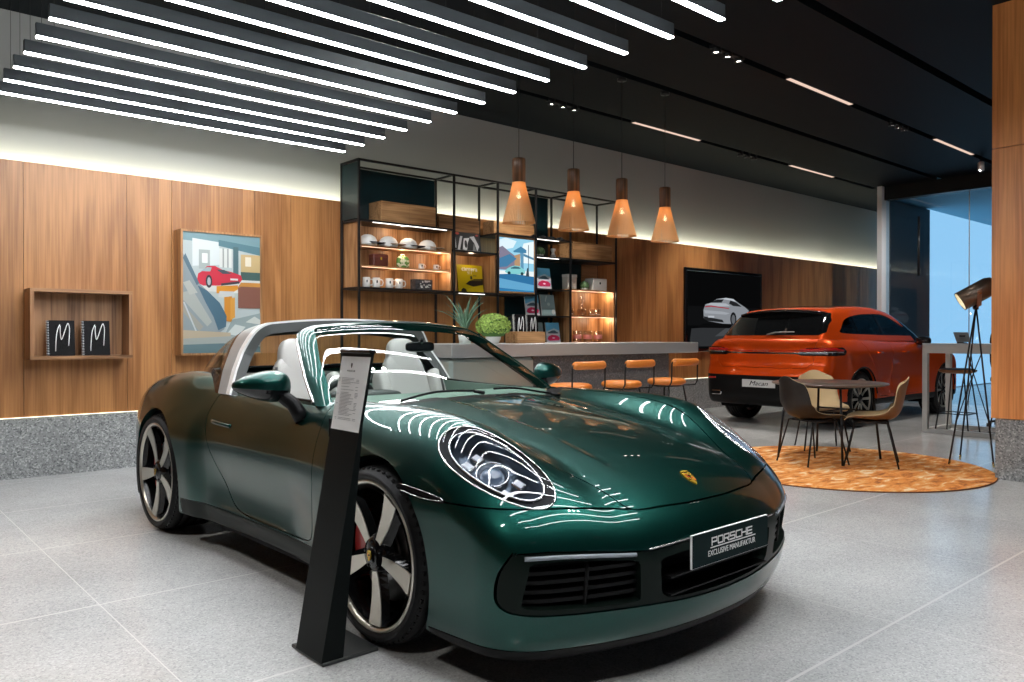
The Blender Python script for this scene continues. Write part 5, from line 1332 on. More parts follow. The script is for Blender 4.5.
# ---------------------------------------------------------------- black steel display shelving behind the bar
def T3(fn): return fn
def shelving():
    r = empty('display_shelving', (0, 0, 0), label='tall black steel display shelving with oak boxes and green panels behind the bar', cat='shelving')
    r.location = (4.28, 7.30, 0); X0, Y0 = 4.28, 7.30
    D = .37; tr = .011
    def bx(m, x0, x1, y0, y1, z0, z1, mi=0): m.box(x0 - X0, x1 - X0, y0 - Y0, y1 - Y0, z0, z1, mi)
    for x in (4.28, 5.53, 6.19, 6.82, 7.44, 8.34):
        for y in (7.30, 7.66):
            if x in (6.82,) and y > 7.5: continue
            m = MB(); top = 3.06; bx(m, x - tr, x + tr, y - tr, y + tr, 0, top); m.build('post', M_FRAME, r)
    for y in (7.30, 7.66):
        m = MB(); bx(m, 4.28 - tr, 8.34 + tr, y - tr, y + tr, 3.04, 3.062); m.build('rail', M_FRAME, r)
    for x in (4.28, 5.53, 6.19, 6.82, 7.44, 8.34):
        m = MB(); bx(m, x - tr, x + tr, 7.30 + tr, 7.66 - tr, 3.04, 3.062); m.build('rail', M_FRAME, r)
    def board(x0, x1, z, mt=M_FRAME, t=.022, y0=7.30, y1=7.66, name='shelf_board'):
        m = MB(); bx(m, x0, x1, y0, y1, z - t, z); return m.build(name, mt, r)
    board(4.28, 5.53, 2.43); board(4.28, 5.53, 1.715); board(5.53, 6.19, 2.195); board(5.53, 6.82, 1.715); board(6.19, 7.44, 2.445); board(6.82, 8.34, 2.215)
    board(6.82, 7.44, 1.80, t=.015); board(6.64, 7.44, 1.455, t=.015); board(6.64, 8.34, 1.105)
    # lacquered green back and side panels
    def panel(x0, x1, y0, y1, z0, z1, mt=M_DKGREEN): m = MB(); bx(m, x0, x1, y0, y1, z0, z1); m.build('back_panel' if x1 - x0 > .1 else 'side_panel', mt, r)
    panel(4.30, 5.50, 7.645, 7.655, 2.43, 3.03); panel(4.274, 4.286, 7.315, 7.64, 2.44, 3.03)
    panel(6.96, 7.36, 7.645, 7.655, 1.11, 3.03); panel(6.60, 6.95, 7.645, 7.655, 1.11, 1.70); panel(7.36, 8.0, 7.645, 7.655, 1.83, 2.19)
    # oak compartments
    def comp(x0, x1, z0, z1, shelves, left=True, right=True, top=False, y0=7.32, name='oak_compartment'):
        m = MB(); t = .018
        if left: bx(m, x0, x0 + t, y0, 7.64, z0, z1)
        if right: bx(m, x1 - t, x1, y0, 7.64, z0, z1)
        bx(m, x0 + t, x1 - t, 7.62, 7.64, z0, z1)
        if top: bx(m, x0, x1, y0, 7.64, z1, z1 + t)
        q = m.build(name, M_OAKV, r)
        for z in shelves: m = MB(); bx(m, x0 + t, x1 - t, y0 + .01, 7.62, z - .016, z); m.build('oak_shelf', M_OAKBOX, q)
        return q
    comp(4.30, 5.51, 1.72, 2.405, (2.165, 1.95)); comp(5.56, 6.17, 1.72, 2.17, ()); comp(6.0, 6.18, 2.21, 2.42, ()) if False else None
    comp(7.45, 8.33, 1.11, 1.80, (1.465,), top=True)
    m = MB(); bx(m, 8.0, 8.32, 7.63, 7.655, 1.83, 2.19); m.build('wood_back', M_WALNUT2, r); m = MB(); bx(m, 5.56, 6.17, 7.63, 7.655, 2.2, 2.62); m.build('wood_back', M_WALNUT2, r)
    # slim light strips below the boards
    ML = emit('shelf_strip', (1, .93, .86), 2.6); MW = emit('shelf_strip_warm', (1, .55, .35), 2.0)
    for x0, x1, z, y in ((4.45, 5.42, 2.404, 7.295), (5.60, 5.98, 1.690, 7.295), (6.84, 7.22, 2.419, 7.295), (6.84, 7.22, 2.189, 7.295)):
        m = MB(); bx(m, x0, x1, y - .004, y + .012, z - .002, z + .003); m.build('light_strip', ML, r)
    for x0, x1, z in ((4.34, 5.48, 2.146), (4.34, 5.48, 1.931), (7.49, 8.29, 1.795), (7.49, 8.29, 1.446)):
        m = MB(); bx(m, x0, x1, 7.335, 7.343, z - .003, z + .001); m.build('light_strip', MW, r)
    for x, y, z, e in ((5.40, 7.42, 2.12, 1.0), (4.9, 7.42, 2.12, .8), (5.40, 7.42, 1.90, 1.0), (4.8, 7.42, 1.90, .7), (8.22, 7.42, 1.76, 1.6), (8.22, 7.42, 1.42, 1.6), (7.75, 7.42, 1.76, .8), (7.75, 7.42, 1.42, .8), (5.86, 7.40, 2.14, .8), (4.9, 7.40, 2.38, 1.6)):
        d = bpy.data.lights.new('shelf_lamp', 'POINT'); d.energy = e; d.color = (1, .72, .48); d.shadow_soft_size = .03
        o = bpy.data.objects.new('shelf_lamp', d); COL.objects.link(o); o.parent = r; o.location = (x - X0, y - Y0, z)
    return r
shelving()

def oak_cube(loc, w, d, h, label):
    r = empty('oak_storage_box', loc, label=label, cat='box', group='closed oak boxes on the shelving')
    n = max(1, round(w / .3)); 
    m = MB(); m.box(0, w, .006, d, 0, h); m.build('box_body', M_OAKBOX, r)
    for i in range(n): m = MB(); m.box(w * i / n + .001, w * (i + 1) / n - .001, 0, .006, .001, h - .001); m.build('front_panel', M_OAKBOX, r)
oak_cube((4.60, 7.37, 2.432), .72, .26, .23, 'closed oak box on the top shelf at the left, before the green panel')
oak_cube((6.24, 7.44, 2.447), .68, .20, .165, 'oak box above the lit street picture, behind the leftmost wood lamp')
oak_cube((7.55, 7.36, 2.217), .77, .26, .235, 'wide oak box on the upper right shelf, below the middle wood lamps')

def caps():
    bk = mat('navy_peak', (.02, .02, .03), .6); kh = mat('tan_peak', (.30, .22, .15), .7); wh = mat('white_cotton', (.66, .65, .62), .75)
    data = [(4.45, bk, 'white cap with a dark peak, leftmost on the upper shelf'), (4.71, kh, 'white cap with a tan peak, second from the left on the upper shelf'), (4.97, bk, 'white cap with a dark peak, third from the left on the upper shelf'), (5.23, kh, 'white cap with a brown peak, rightmost on the upper shelf')]
    for i, (x, pk, lab) in enumerate(data):
        r = empty('baseball_cap', (x, 7.41, 2.167), R(-50), label=lab, cat='cap', group='baseball caps on the upper shelf'); r.scale = (1.18, 1.18, 1.12)
        m = MB(); m.lathe([(.085, 0), (.088, .02), (.085, .05), (.068, .082), (.036, .102), (0, .108)], 28); m.build('crown', wh, r)
        m = MB(); vs = []; n = 12
        for k in range(n + 1):
            a = R(-62 + 124 * k / n); vs += [(math.cos(a) * .084, math.sin(a) * .084, .034), (math.cos(a) * .084 + .085 * math.cos(a * .75) ** .6 * max(.25, math.cos(a)), math.sin(a) * .100, .016 + .01 * math.cos(a))]
        lo = [(x_, y_, z_ - .005) for x_, y_, z_ in vs]; N_ = len(vs)
        m.add(vs + lo, [(2 * k, 2 * k + 1, 2 * k + 3, 2 * k + 2) for k in range(n)] + [(N_ + 2 * k, N_ + 2 * k + 2, N_ + 2 * k + 3, N_ + 2 * k + 1) for k in range(n)] + [(2 * k + 1, N_ + 2 * k + 1, N_ + 2 * k + 3, 2 * k + 3) for k in range(n)], 0, True)
        m.build('peak', pk, r)
        m = MB(); m.lathe([(0, .105), (.008, .107), (.006, .112), (0, .113)], 12); m.build('top_button', pk, r)
caps()
M_PORC = mat('white_porcelain', (.68, .67, .64), .25)
def cup(loc, rad, h, label, group, rz, name='mug', mark=True):
    r = empty(name, loc, R(rz), label=label, cat='cup' if name == 'cup' else 'mug', group=group)
    m = MB(); m.lathe([(0, 0), (rad * .9, 0), (rad, .006), (rad, h), (rad - .004, h), (rad - .005, .008), (0, .008)], 28); m.build('body', M_PORC, r)
    m = MB(); m.tube([(rad - .002, 0, h * .82), (rad + h * .24, 0, h * .78), (rad + h * .32, 0, h * .5), (rad + h * .22, 0, h * .24), (rad - .002, 0, h * .2)], h * .055, 8); m.build('handle', M_PORC, r)
    if mark: m = MB(); m.box(-.007, .007, -rad - .0012, -rad + .002, h * .45, h * .72); m.build('printed_mark', M_BLACK, r)
for i, (x, lab) in enumerate([(4.44, 'white mug, leftmost on the lower oak shelf'), (4.565, 'white mug, second from the left on the lower oak shelf'), (4.73, 'white mug, third from the left on the lower oak shelf'), (4.855, 'white mug, fourth from the left on the lower oak shelf')]):
    cup((x, 7.42, 1.722), .042, .105, lab, 'white mugs on the lower oak shelf', -20)
cup((5.155, 7.42, 1.952), .032, .062, 'small white cup left of its twin on the middle oak shelf', 'small cups on the middle oak shelf', -20, 'cup')
cup((5.36, 7.42, 1.952), .032, .062, 'small white cup at the right end of the middle oak shelf', 'small cups on the middle oak shelf', -20, 'cup')
r = empty('leather_case', (4.52, 7.40, 1.952), label='dark red-brown leather case on the middle oak shelf', cat='case')
m = MB(); m.box(0, .19, 0, .11, 0, .13, bev=.012); m.build('case_body', mat('oxblood_leather', (.10, .028, .02), .35), r)
m = MB(); m.box(-.002, .192, -.002, .112, .085, .135, bev=.012); m.build('case_lid', mat('oxblood_leather_lid', (.13, .036, .026), .35), r)
m = MB(); m.box(.086, .104, -.008, .0, .07, .10, bev=.003); m.build('clasp', M_GOLD, r)
r = empty('patterned_cushion_pack', (4.92, 7.44, 1.952), label='green and white leaf-patterned bag on the middle oak shelf', cat='bag')
m = MB(); cushion(None, Mrt(0, 0, .068), .085, .035, .068, None, mb=m, p=.6, taper=.35)
m_, nt, out = new_mat('leaf_print'); v = nt.nodes.new('ShaderNodeTexVoronoi'); v.inputs['Scale'].default_value = 38; rp = nt.nodes.new('ShaderNodeValToRGB'); rp.color_ramp.interpolation = 'CONSTANT'
tc_ = nt.nodes.new('ShaderNodeTexCoord'); nt.links.new(tc_.outputs['Object'], v.inputs['Vector']); rp.color_ramp.elements[0].color = (.10, .26, .05, 1); rp.color_ramp.elements[1].color = (.60, .66, .50, 1); rp.color_ramp.elements[1].position = .55
s_ = nt.nodes.new('ShaderNodeSeparateColor'); nt.links.new(v.outputs['Color'], s_.inputs[0]); nt.links.new(s_.outputs[0], rp.inputs[0]); b_ = pbsdf(nt, (.3, .4, .2), .6); nt.links.new(rp.outputs[0], b_.inputs['Base Color']); nt.links.new(b_.outputs[0], out.inputs[0])
m.build('bag_body', m_, r); m = MB(); m.tube([(-.03, 0, .130), (-.02, 0, .150), (.02, 0, .150), (.03, 0, .130)], .004, 6); m.build('bag_handle', M_PORC, r)
r = empty('model_car_box', (5.06, 7.40, 1.722), label='black and grey patterned box on the lower oak shelf right of the mugs', cat='box')
m = MB(); m.box(0, .235, 0, .10, 0, .115); m.build('box_body', mat('box_card', (.05, .05, .055), .4, var=.8, vscale=30), r)
m = MB(); rnd = random.Random(3)
for k in range(16):
    x, z = rnd.uniform(.02, .20), rnd.uniform(.015, .09); m.box(x, x + rnd.uniform(.008, .03), -.0015, 0, z, z + rnd.uniform(.006, .022))
m.build('box_print', M_PORC, r)

def picture_stand(name, loc, w, h, tilt, polys, label, cat, group=None, t=.012, edge=None, rz=0):
    """boards and books leaning back on a shelf"""
    r = empty(name, loc, R(rz), label=label, cat=cat, group=group); T = Matrix.Rotation(R(-tilt), 4, 'X')
    m = MB(); m.box(0, w, 0, t, 0, h, M=T); m.build('cover_board', edge or M_PORC, r)
    sheet('cover_print', T @ frame_matrix((0, -.0006, 0), (1, 0, 0), (0, 0, 1)), [(c, [(x * w, y * h) for x, y in p]) for c, p in polys], r)
    return r
g = lambda v: (v, v, v)
picture_stand('framed_print', (5.655, 7.50, 2.197), .44, .245, 7, [(g(.03), rect(0, 1, 0, 1)), (g(.45), [(.18, .1), (.30, .8), (.38, .8), (.26, .1)]), (g(.6), [(.36, .15), (.42, .7), (.62, .75), (.55, .5), (.5, .1)]), (g(.04), oval(.48, .42, .05, .2)), (g(.5), [(.62, .8), (.78, .85), (.94, .35), (.86, .1), (.78, .5)]),
    (g(.2), [(.70, .1), (.76, .5), (.82, .1)]), (g(.55), [(.08, .2), (.10, .75), (.14, .75), (.14, .2)]), (g(.3), [(.05, .05), (.95, .05), (.95, .12), (.05, .12)]), ((.5, .08, .05), oval(.2, .92, .07, .06)), ((.35, .06, .05), oval(.88, .9, .05, .05))],
    'black and white photo print leaning on the upper middle shelf', 'picture', edge=M_BLACK)
yb = picture_stand('yellow_poster', (5.715, 7.46, 1.717), .385, .335, 7, [((.52, .40, .005), rect(0, 1, 0, 1)), ((.014, .012, .01), [(.30, .30), (.45, .42), (.66, .50), (1, .52), (1, .30), (.6, .22)]), ((.10, .08, .02), [(.46, .42), (.64, .485), (.95, .50), (.95, .44)]), ((.014, .012, .01), [(.10, 0), (.12, .10), (.20, .16), (.30, .12), (.34, 0)]),
    ((.60, .47, .01), [(.34, .0), (.36, .12), (.60, .20), (1, .28), (1, 0)]), ((.04, .06, .03), rect(.50, .58, .48, .60)), ((.10, .12, .05), rect(.62, .75, .60, .63))], 'yellow poster of a dark car leaning on the shelf left of the lit picture', 'picture', edge=M_BLACK)
Ty = Matrix.Rotation(R(-7), 4, 'X')
for s, z, sz in (('carrera', .285, .082), ('911', .235, .05)):
    text_mesh(s, 'poster_lettering', sz, M_WHITE, yb, Ty @ frame_matrix((.19, -.0028, z), (1, 0, 0), (0, 0, 1)), .0003)
# lit street picture
r = empty('lightbox_picture', (6.205, 7.31, 1.722), label='lit picture of a pale blue car in a street, framed in the shelving', cat='picture')
m = MB(); w, h = .615, .70
m.box(0, w, .0, .05, 0, .022); m.box(0, w, 0, .05, h - .022, h); m.box(0, .018, 0, .05, .022, h - .022); m.box(w - .018, w, 0, .05, .022, h - .022); m.build('frame', M_OAKBOX, r)
M = frame_matrix((.018, .012, .022), (1, 0, 0), (0, 0, 1)); W_, H_ = w - .036, h - .044
P = [((.30, .62, .80), rect(0, 1, 0, 1)), ((.70, .85, .92), [(0, .75), (.4, .82), (.5, .95), (.2, 1), (0, .95)]), ((.80, .90, .92), [(.55, .55), (1, .55), (1, .98), (.7, .92)]), ((.22, .20, .28), [(0, .40), (0, .80), (.10, .84), (.30, .74), (.44, .68), (.60, .66), (.60, .40)]), ((.45, .28, .16), [(.44, .40), (.44, .68), (.60, .72), (.60, .40)]),
     ((.06, .22, .38), [(.40, .76), (.62, .86), (.78, .80), (.78, .74), (.42, .74)]), ((.12, .30, .45), [(.60, .74), (.70, .74), (.70, .38), (.62, .38)]), ((.10, .25, .38), [(.70, .68), (1, .62), (1, .66), (.70, .73)]), ((.05, .10, .15), rect(.83, .85, .3, .9)), ((.06, .20, .36), [(0, .44), (.22, .46), (.50, .62), (.30, .70), (0, .60)]),
     ((.80, .85, .85), [(0, .30), (1, .30), (1, .40), (0, .38)]), ((.03, .16, .34), [(0, 0), (1, 0), (1, .30), (.4, .335), (0, .31)]), ((.12, .36, .58), [(0, .06), (1, .02), (1, .14), (0, .24)]), ((.04, .06, .08), [(.76, .30), (.80, .46), (.84, .46), (.86, .30)]),
     ((.22, .58, .60), [(.16, .36), (.22, .42), (.32, .46), (.44, .49), (.58, .485), (.68, .44), (.74, .40), (.74, .35), (.60, .33), (.24, .33)]), ((.05, .14, .18), [(.32, .44), (.44, .475), (.56, .47), (.62, .435), (.34, .425)]), ((.02, .05, .06), oval(.28, .345, .045, .03)), ((.02, .05, .06), oval(.65, .345, .045, .03)), ((.03, .20, .40), rect(0, 1, 0, .03))]
sheet('backlit_print', M, [(c, [(x * W_, y * H_) for x, y in p]) for c, p in P], r, em=.72)

# books and prints on the slanted racks
RED = [((.42, .55, .62), rect(0, 1, 0, 1)), ((.12, .42, .66), [(0, .55), (0, 1), (1, 1), (1, .60), (.6, .72)]), ((.60, .62, .66), [(0, .45), (.35, .62), (.6, .60), (1, .52), (1, .40), (0, .35)]), ((.05, .10, .14), [(.12, .50), (.40, .60), (.62, .62), (.90, .50), (.86, .46), (.14, .46)]), ((.58, .02, .10), [(.04, .18), (.14, .32), (.40, .40), (.80, .36), (.96, .24), (.90, .12), (.2, .10)]), ((.70, .66, .68), rect(0, 1, 0, .08)), ((.85, .8, .82), oval(.5, .24, .1, .035))]
GREY = [((.22, .31, .32), rect(0, 1, 0, 1)), ((.42, .52, .52), [(.30, .70), (.42, .95), (.50, .95), (.36, .65)]), ((.38, .48, .48), oval(.55, .55, .10, .08)), ((.55, .55, .52), oval(.85, .18, .12, .14)), ((.17, .25, .26), rect(0, 1, 0, .04))]
for nm, x, z, w, h, P, lab in (('magazine', 6.905, 1.803, .25, .27, RED, 'magazine with a red car below blue sky, alone on the upper rack'), ('magazine', 6.71, 1.458, .235, .265, RED, 'magazine with a red car, left one on the middle rack'), ('magazine', 6.985, 1.458, .245, .275, GREY, 'plain grey-green magazine, right one on the middle rack'),
                              ('magazine', 6.80, 1.108, .225, .265, GREY, 'plain grey-green magazine, left one on the bottom rack'), ('magazine', 7.075, 1.108, .245, .265, RED, 'magazine with a red car, right one on the bottom rack')):
    picture_stand(nm, (x, 7.36, z), w, h, 9, P, lab, 'magazine', 'magazines on the slanted racks', t=.010)
for k in range(4):
    r = empty('model_car', (6.90 + .155 * k, 7.42, 2.447), R(-6), label=['tiny silver model car, leftmost of four on the top right shelf', 'tiny silver model car, second of four on the top right shelf', 'tiny silver model car, third of four on the top right shelf', 'tiny silver model car, rightmost of four on the top right shelf'][k], cat='model car', group='model cars on the top right shelf')
    m = MB(); m.prism([(-.062, .008), (-.064, .022), (-.045, .030), (-.025, .044), (.012, .045), (.036, .030), (.060, .024), (.064, .010)], -.026, .026, 'y'); m.build('car_body', M_SILVER, r)
    m = MB()
    for x in (-.038, .038):
        for y in (-.024, .024): m.lathe([(0, -.004), (.011, -.004), (.011, .004), (0, .004)], 14, M=Matrix.Translation((x, y, .011)) @ Matrix.Rotation(R(90), 4, 'X'))
    m.build('wheels', M_BLACK, r)
rnd = random.Random(8)
def cactus(loc, rad, label):
    r = empty('potted_cactus', loc, label=label, cat='plant', group='round green cacti on the right shelves')
    m = MB(); n = 40; vs = []; q = 10
    for i in range(q + 1):
        th = -math.pi / 2 * .7 + (math.pi / 2 * 1.7) * i / q
        for k in range(n):
            rr = rad * math.cos(th) * (1 + .10 * math.cos(k * 2 * math.pi / 4)); vs.append((rr * math.cos(2 * math.pi * k / n), rr * math.sin(2 * math.pi * k / n), rad * .95 + rad * math.sin(th)))
    m.add(vs, [(i * n + k, i * n + (k + 1) % n, (i + 1) * n + (k + 1) % n, (i + 1) * n + k) for i in range(q) for k in range(n)], 0, True); m.build('cactus_body', mat('cactus_green', (.09, .17, .07), .6, var=.3, vscale=40), r)
    m = MB(); m.lathe([(0, 0), (rad * .7, 0), (rad * .85, rad * .45), (rad * .75, rad * .45), (0, rad * .4)], 24); m.build('pot', M_POT, r)
cactus((6.995, 7.42, 2.217), .065, 'round green cactus on the shelf right of the lit picture'); cactus((7.83, 7.42, 1.82), .062, 'round green cactus between two white objects on the right shelf')
r = empty('white_vase', (7.24, 7.42, 2.217), label='small white waisted vase on the shelf beside the upper cactus', cat='vase')
m = MB(); m.lathe([(0, 0), (.035, 0), (.036, .03), (.020, .055), (.018, .07), (.034, .10), (.034, .12), (.026, .12), (.012, .07), (0, .06)], 24); m.build('vase_body', M_PORC, r)
m = MB(); m.lathe([(.037, .028), (.038, .032), (.037, .036)], 24); m.build('vase_band', M_SILVER, r)
r = empty('white_canister', (7.50, 7.40, 1.82), label='tall pale canister box left of the lower cactus on the right shelf', cat='box')
m = MB(); m.box(0, .165, 0, .12, 0, .185, bev=.006); m.build('canister_body', mat('cream_card', (.56, .53, .48), .5), r); m = MB(); m.box(-.003, .168, -.003, .123, .16, .20, bev=.006); m.build('lid', M_PORC, r)
r = empty('white_gift_box', (7.965, 7.38, 1.82), label='wide white gift box at the right end of the right shelf', cat='box')
m = MB(); m.box(0, .275, 0, .16, 0, .165, bev=.004); m.build('box_body', M_PORC, r); m = MB(); m.box(.125, .150, -.002, 0, .085, .115); m.build('printed_mark', M_BLACK, r)
M_TUMB = thin_glass('drinking_glass', (.95, .94, .94), 1.6, 1.5)
r = empty('decanter', (7.80, 7.44, 1.467), label='stoppered glass decanter on the upper shelf of the right oak compartment', cat='decanter')
m = MB(); m.lathe([(0, 0), (.062, 0), (.066, .02), (.064, .09), (.040, .115), (.018, .13), (.016, .17), (.024, .18), (.018, .18), (.012, .13), (.035, .10), (.058, .085), (.058, .02), (0, .012)], 32); m.build('bottle', M_TUMB, r)
m = MB(); m.lathe([(0, .18), (.012, .18), (.014, .195), (.028, .225), (.024, .262), (0, .272)], 20); m.build('stopper', M_TUMB, r)
def glass(loc, rad, h, label, group, band=None, name='drinking_glass'):
    r = empty(name, loc, label=label, cat='glass', group=group)
    m = MB(); m.lathe([(0, 0), (rad * .88, 0), (rad, .01), (rad, h), (rad - .003, h), (rad - .004, .02), (0, .014)], 24); m.build('glass_body', M_TUMB, r)
    m = MB()
    if band: m.lathe([(rad + .0006, h * .30), (rad + .001, h * .31), (rad + .001, h * .66), (rad + .0006, h * .67)], 24, cap=False); m.build('coloured_band', band, r)
    else: m.lathe([(0, .014), (rad - .006, .02), (rad - .006, .03), (0, .03)], 24); m.build('thick_base', M_PORC, r)
for x, lab in ((7.985, 'short tumbler beside the decanter, left one of the pair'), (8.095, 'short tumbler beside the decanter, right one of the pair'), (7.56, 'tumbler left of the decanter at the left end of its shelf')):
    glass((x, 7.42, 1.467), .045, .10, lab, 'tumblers beside the decanter')
PK = mat('pink_red_band', (.72, .26, .23), .4)
for x, lab in ((7.69, 'glass jar with a red band, leftmost of three on the bottom right shelf'), (7.895, 'glass jar with a red band, middle of three on the bottom right shelf'), (8.10, 'glass jar with a red band, rightmost of three on the bottom right shelf')):
    glass((x, 7.42, 1.107), .058, .16, lab, 'banded jars on the bottom right shelf', PK, 'glass_jar')
# ---------------------------------------------------------------- lounge corner at the right
def rug():
    r = empty('round_rug', (7.05, 3.49, 0), label='round orange and cream patterned rug under the bistro table', cat='rug')
    m_, nt, out = new_mat('rug_pile'); N, L = nt.nodes.new, nt.links.new
    tc = N('ShaderNodeTexCoord'); mp = N('ShaderNodeMapping'); mp.inputs['Rotation'].default_value = (0, 0, R(-38)); mp.inputs['Scale'].default_value = (1.0, 2.3, 1)
    L(tc.outputs['Object'], mp.inputs[0]); n = N('ShaderNodeTexNoise'); n.inputs['Scale'].default_value = 4.6; n.inputs['Detail'].default_value = 6; n.inputs['Roughness'].default_value = .62; n.inputs['Distortion'].default_value = .5
    L(mp.outputs[0], n.inputs['Vector']); rp = N('ShaderNodeValToRGB'); e = rp.color_ramp.elements
    e[0].position = .33; e[0].color = (.30, .08, .02, 1); e[1].position = .64; e[1].color = (.92, .72, .48, 1)
    for p, c in ((.42, (.62, .20, .035, 1)), (.50, (.80, .30, .06, 1)), (.57, (.82, .44, .17, 1))): a = rp.color_ramp.elements.new(p); a.color = c
    L(n.outputs[0], rp.inputs[0]); b = pbsdf(nt, (.7, .3, .1), .95); L(rp.outputs[0], b.inputs['Base Color'])
    n2 = N('ShaderNodeTexNoise'); n2.inputs['Scale'].default_value = 400; L(tc.outputs['Object'], n2.inputs['Vector']); bp = N('ShaderNodeBump'); bp.inputs['Strength'].default_value = .5; bp.inputs['Distance'].default_value = .004; L(n2.outputs[0], bp.inputs['Height']); L(bp.outputs[0], b.inputs['Normal']); L(b.outputs[0], out.inputs[0])
    m = MB(); m.lathe([(0, 0), (1.255, 0), (1.262, .004), (1.258, .011), (1.245, .013), (0, .013)], 96); m.build('pile', m_, r)
    m = MB(); m.tube([(1.260 * math.cos(t), 1.260 * math.sin(t), .006) for t in np.linspace(0, 2 * math.pi, 96, endpoint=False)], .005, 6, closed=True); m.build('edge_binding', mat('rug_binding', (.16, .05, .02), .9), r)
rug()
def bistro_table():
    r = empty('bistro_table', (7.35, 3.72, .013), R(-4), label='round dark-topped bistro table on thin black legs, standing on the orange rug', cat='table')
    m = MB(); m.lathe([(0, .715), (.500, .715), (.525, .722), (.528, .731), (.520, .738), (0, .740)], 72); m.build('tabletop', mat('brown_black_top', (.13, .095, .08), .35), r)
    for a, b in ((-1, -1), (1, -1), (1, 1), (-1, 1)):
        m = MB(); m.tube([(a * .28, b * .28, .715), (a * .335, b * .335, .003)], .011, 10); m.build('leg', M_FRAME, r)
    m = MB(); s = .29
    for z in (.70,): m.tube([(-s, -s, z), (s, -s, z), (s, s, z), (-s, s, z)], .009, 8, closed=True)
    m.build('under_frame', M_FRAME, r)
    m = MB(); q = .302; m.tube([(-q, -q, .46), (-q, q, .46)], .008, 8); m.tube([(q, -q, .46), (q, q, .46)], .008, 8); m.tube([(-q, 0, .46), (q, 0, .46)], .008, 8); m.build('cross_bar', M_FRAME, r)
bistro_table()
def shell_chair():
    """moulded shell chair, faces +x"""
    r = empty('shell_chair', (0, 0, .013), cat='chair')
    prof = [(.235, .418), (.215, .440), (.15, .442), (.05, .428), (-.06, .424), (-.15, .436), (-.205, .475), (-.235, .54), (-.252, .62), (-.268, .70), (-.284, .775), (-.292, .815)]
    prof = [tuple(p) for p in smooth_poly(prof, 3, False)]; n = len(prof); k = 14
    inn, outr = [], []
    for i, (x, z) in enumerate(prof):
        u = i / (n - 1)
        w = .215 + .018 * math.sin(min(u * 2.2, 1) * math.pi) - (.10 * max(0, (u - .62) / .38) ** 2.2) - (.03 * max(0, .12 - u) / .12)
        lift = .045 * sst(u, .05, .30) + .035 * sst(u, .25, .5) * (1 - sst(u, .75, 1)); fwd = .07 * sst(u, .35, .60) * (1 - .5 * sst(u, .8, 1))
        for j in range(k + 1):
            s = -1 + 2 * j / k; c = abs(s) ** 2.4
            p = Vector((x + fwd * c, s * w, z + lift * c * (1 if u < .5 else 1 - sst(u, .5, .7)) - (.055 * c * max(0, (u - .86) / .14))))
            inn.append(p)
            t = Vector(prof[min(i + 1, n - 1)]) - Vector(prof[max(i - 1, 0)]); t.normalize(); nn = Vector((t.y, 0, -t.x))
            outr.append(p - Vector((nn.x, 0, nn.z)) * -.009 if False else p + Vector((t.y * 1, 0, -t.x * 1)) * -.009)
    K = k + 1; m1 = MB(); m1.add(inn, [(i * K + j, i * K + j + 1, (i + 1) * K + j + 1, (i + 1) * K + j) for i in range(n - 1) for j in range(k)], 0, True)
    return r, inn, outr, n, K
def sst(x, a, b):
    t = max(0, min(1, (x - a) / (b - a))); return t * t * (3 - 2 * t)
def make_chair(loc, rz, inner, outer, lab):
    r, A, B, n, K = shell_chair()
    r.location = (loc[0], loc[1], .013); r.rotation_euler = (0, 0, R(rz)); r['label'] = lab; r['group'] = 'moulded shell chairs round the bistro table'
    fs = [(i * K + j, i * K + j + 1, (i + 1) * K + j + 1, (i + 1) * K + j) for i in range(n - 1) for j in range(K - 1)]
    # inner pad on the side of the sitter, outer shell behind it, with the rim closed
    rim = [j for j in range(K)] + [i * K + K - 1 for i in range(1, n)] + [(n - 1) * K + j for j in range(K - 2, -1, -1)] + [i * K for i in range(n - 2, 0, -1)]
    up = [a.copy() for a in A]; N_ = len(A)
    lo = [a + (b - a) for a, b in zip(A, B)]
    # decide which side is up: seat part of the shell must lie above
    if lo[K * 3 + K // 2].z > up[K * 3 + K // 2].z: lo = [a - (b - a) for a, b in zip(A, B)]
    m = MB(); m.add(lo + [(a + b) / 2 for a, b in zip(up, lo)], fs + [(rim[i], rim[(i + 1) % len(rim)], N_ + rim[(i + 1) % len(rim)], N_ + rim[i]) for i in range(len(rim))], 0, True); sh = m.build('shell', outer, r)
    m = MB(); m.add(up + [(a + b) / 2 for a, b in zip(up, lo)], fs + [(rim[i], rim[(i + 1) % len(rim)], N_ + rim[(i + 1) % len(rim)], N_ + rim[i]) for i in range(len(rim))], 0, True); m.build('seat_pad', inner, r)
    for s in (-1, 1):
        m = MB(); m.tube([(.17, s * .10, .408), (.15, s * .165, .400), (.235, s * .225, .004)], .008, 8); m.build('leg', M_FRAME, r)
        m = MB(); m.tube([(-.12, s * .10, .410), (-.12, s * .165, .400), (-.215, s * .215, .004)], .008, 8); m.build('leg', M_FRAME, r)
        m = MB(); m.tube([(.15, s * .165, .400), (.02, s * .172, .405), (-.12, s * .165, .400)], .007, 8); m.build('seat_rail', M_FRAME, r)
    m = MB(); m.box(-.13, .17, -.11, .11, .400, .412); m.build('seat_mount', M_FRAME, r)
M_SHELLB = mat('dark_brown_shell', (.022, .017, .014), .42, Specular_IOR_Level=.3, var=.25, vscale=9); M_SHELLT = mat('tan_brown_shell', (.20, .115, .06), .42); M_PAD = mat('cream_upholstery', (.56, .43, .25), .7, bump=.2, bscale=200)
make_chair((6.95, 3.69), -22, M_PAD, M_SHELLB, 'dark brown shell chair with its back to the camera, left of the bistro table')
make_chair((7.29, 3.27), 113, M_PAD, M_SHELLT, 'cream-lined shell chair in side view, right of the bistro table')
make_chair((7.93, 4.10), 222, M_PAD, M_SHELLT, 'cream shell chair behind the bistro table, half hidden by its top')

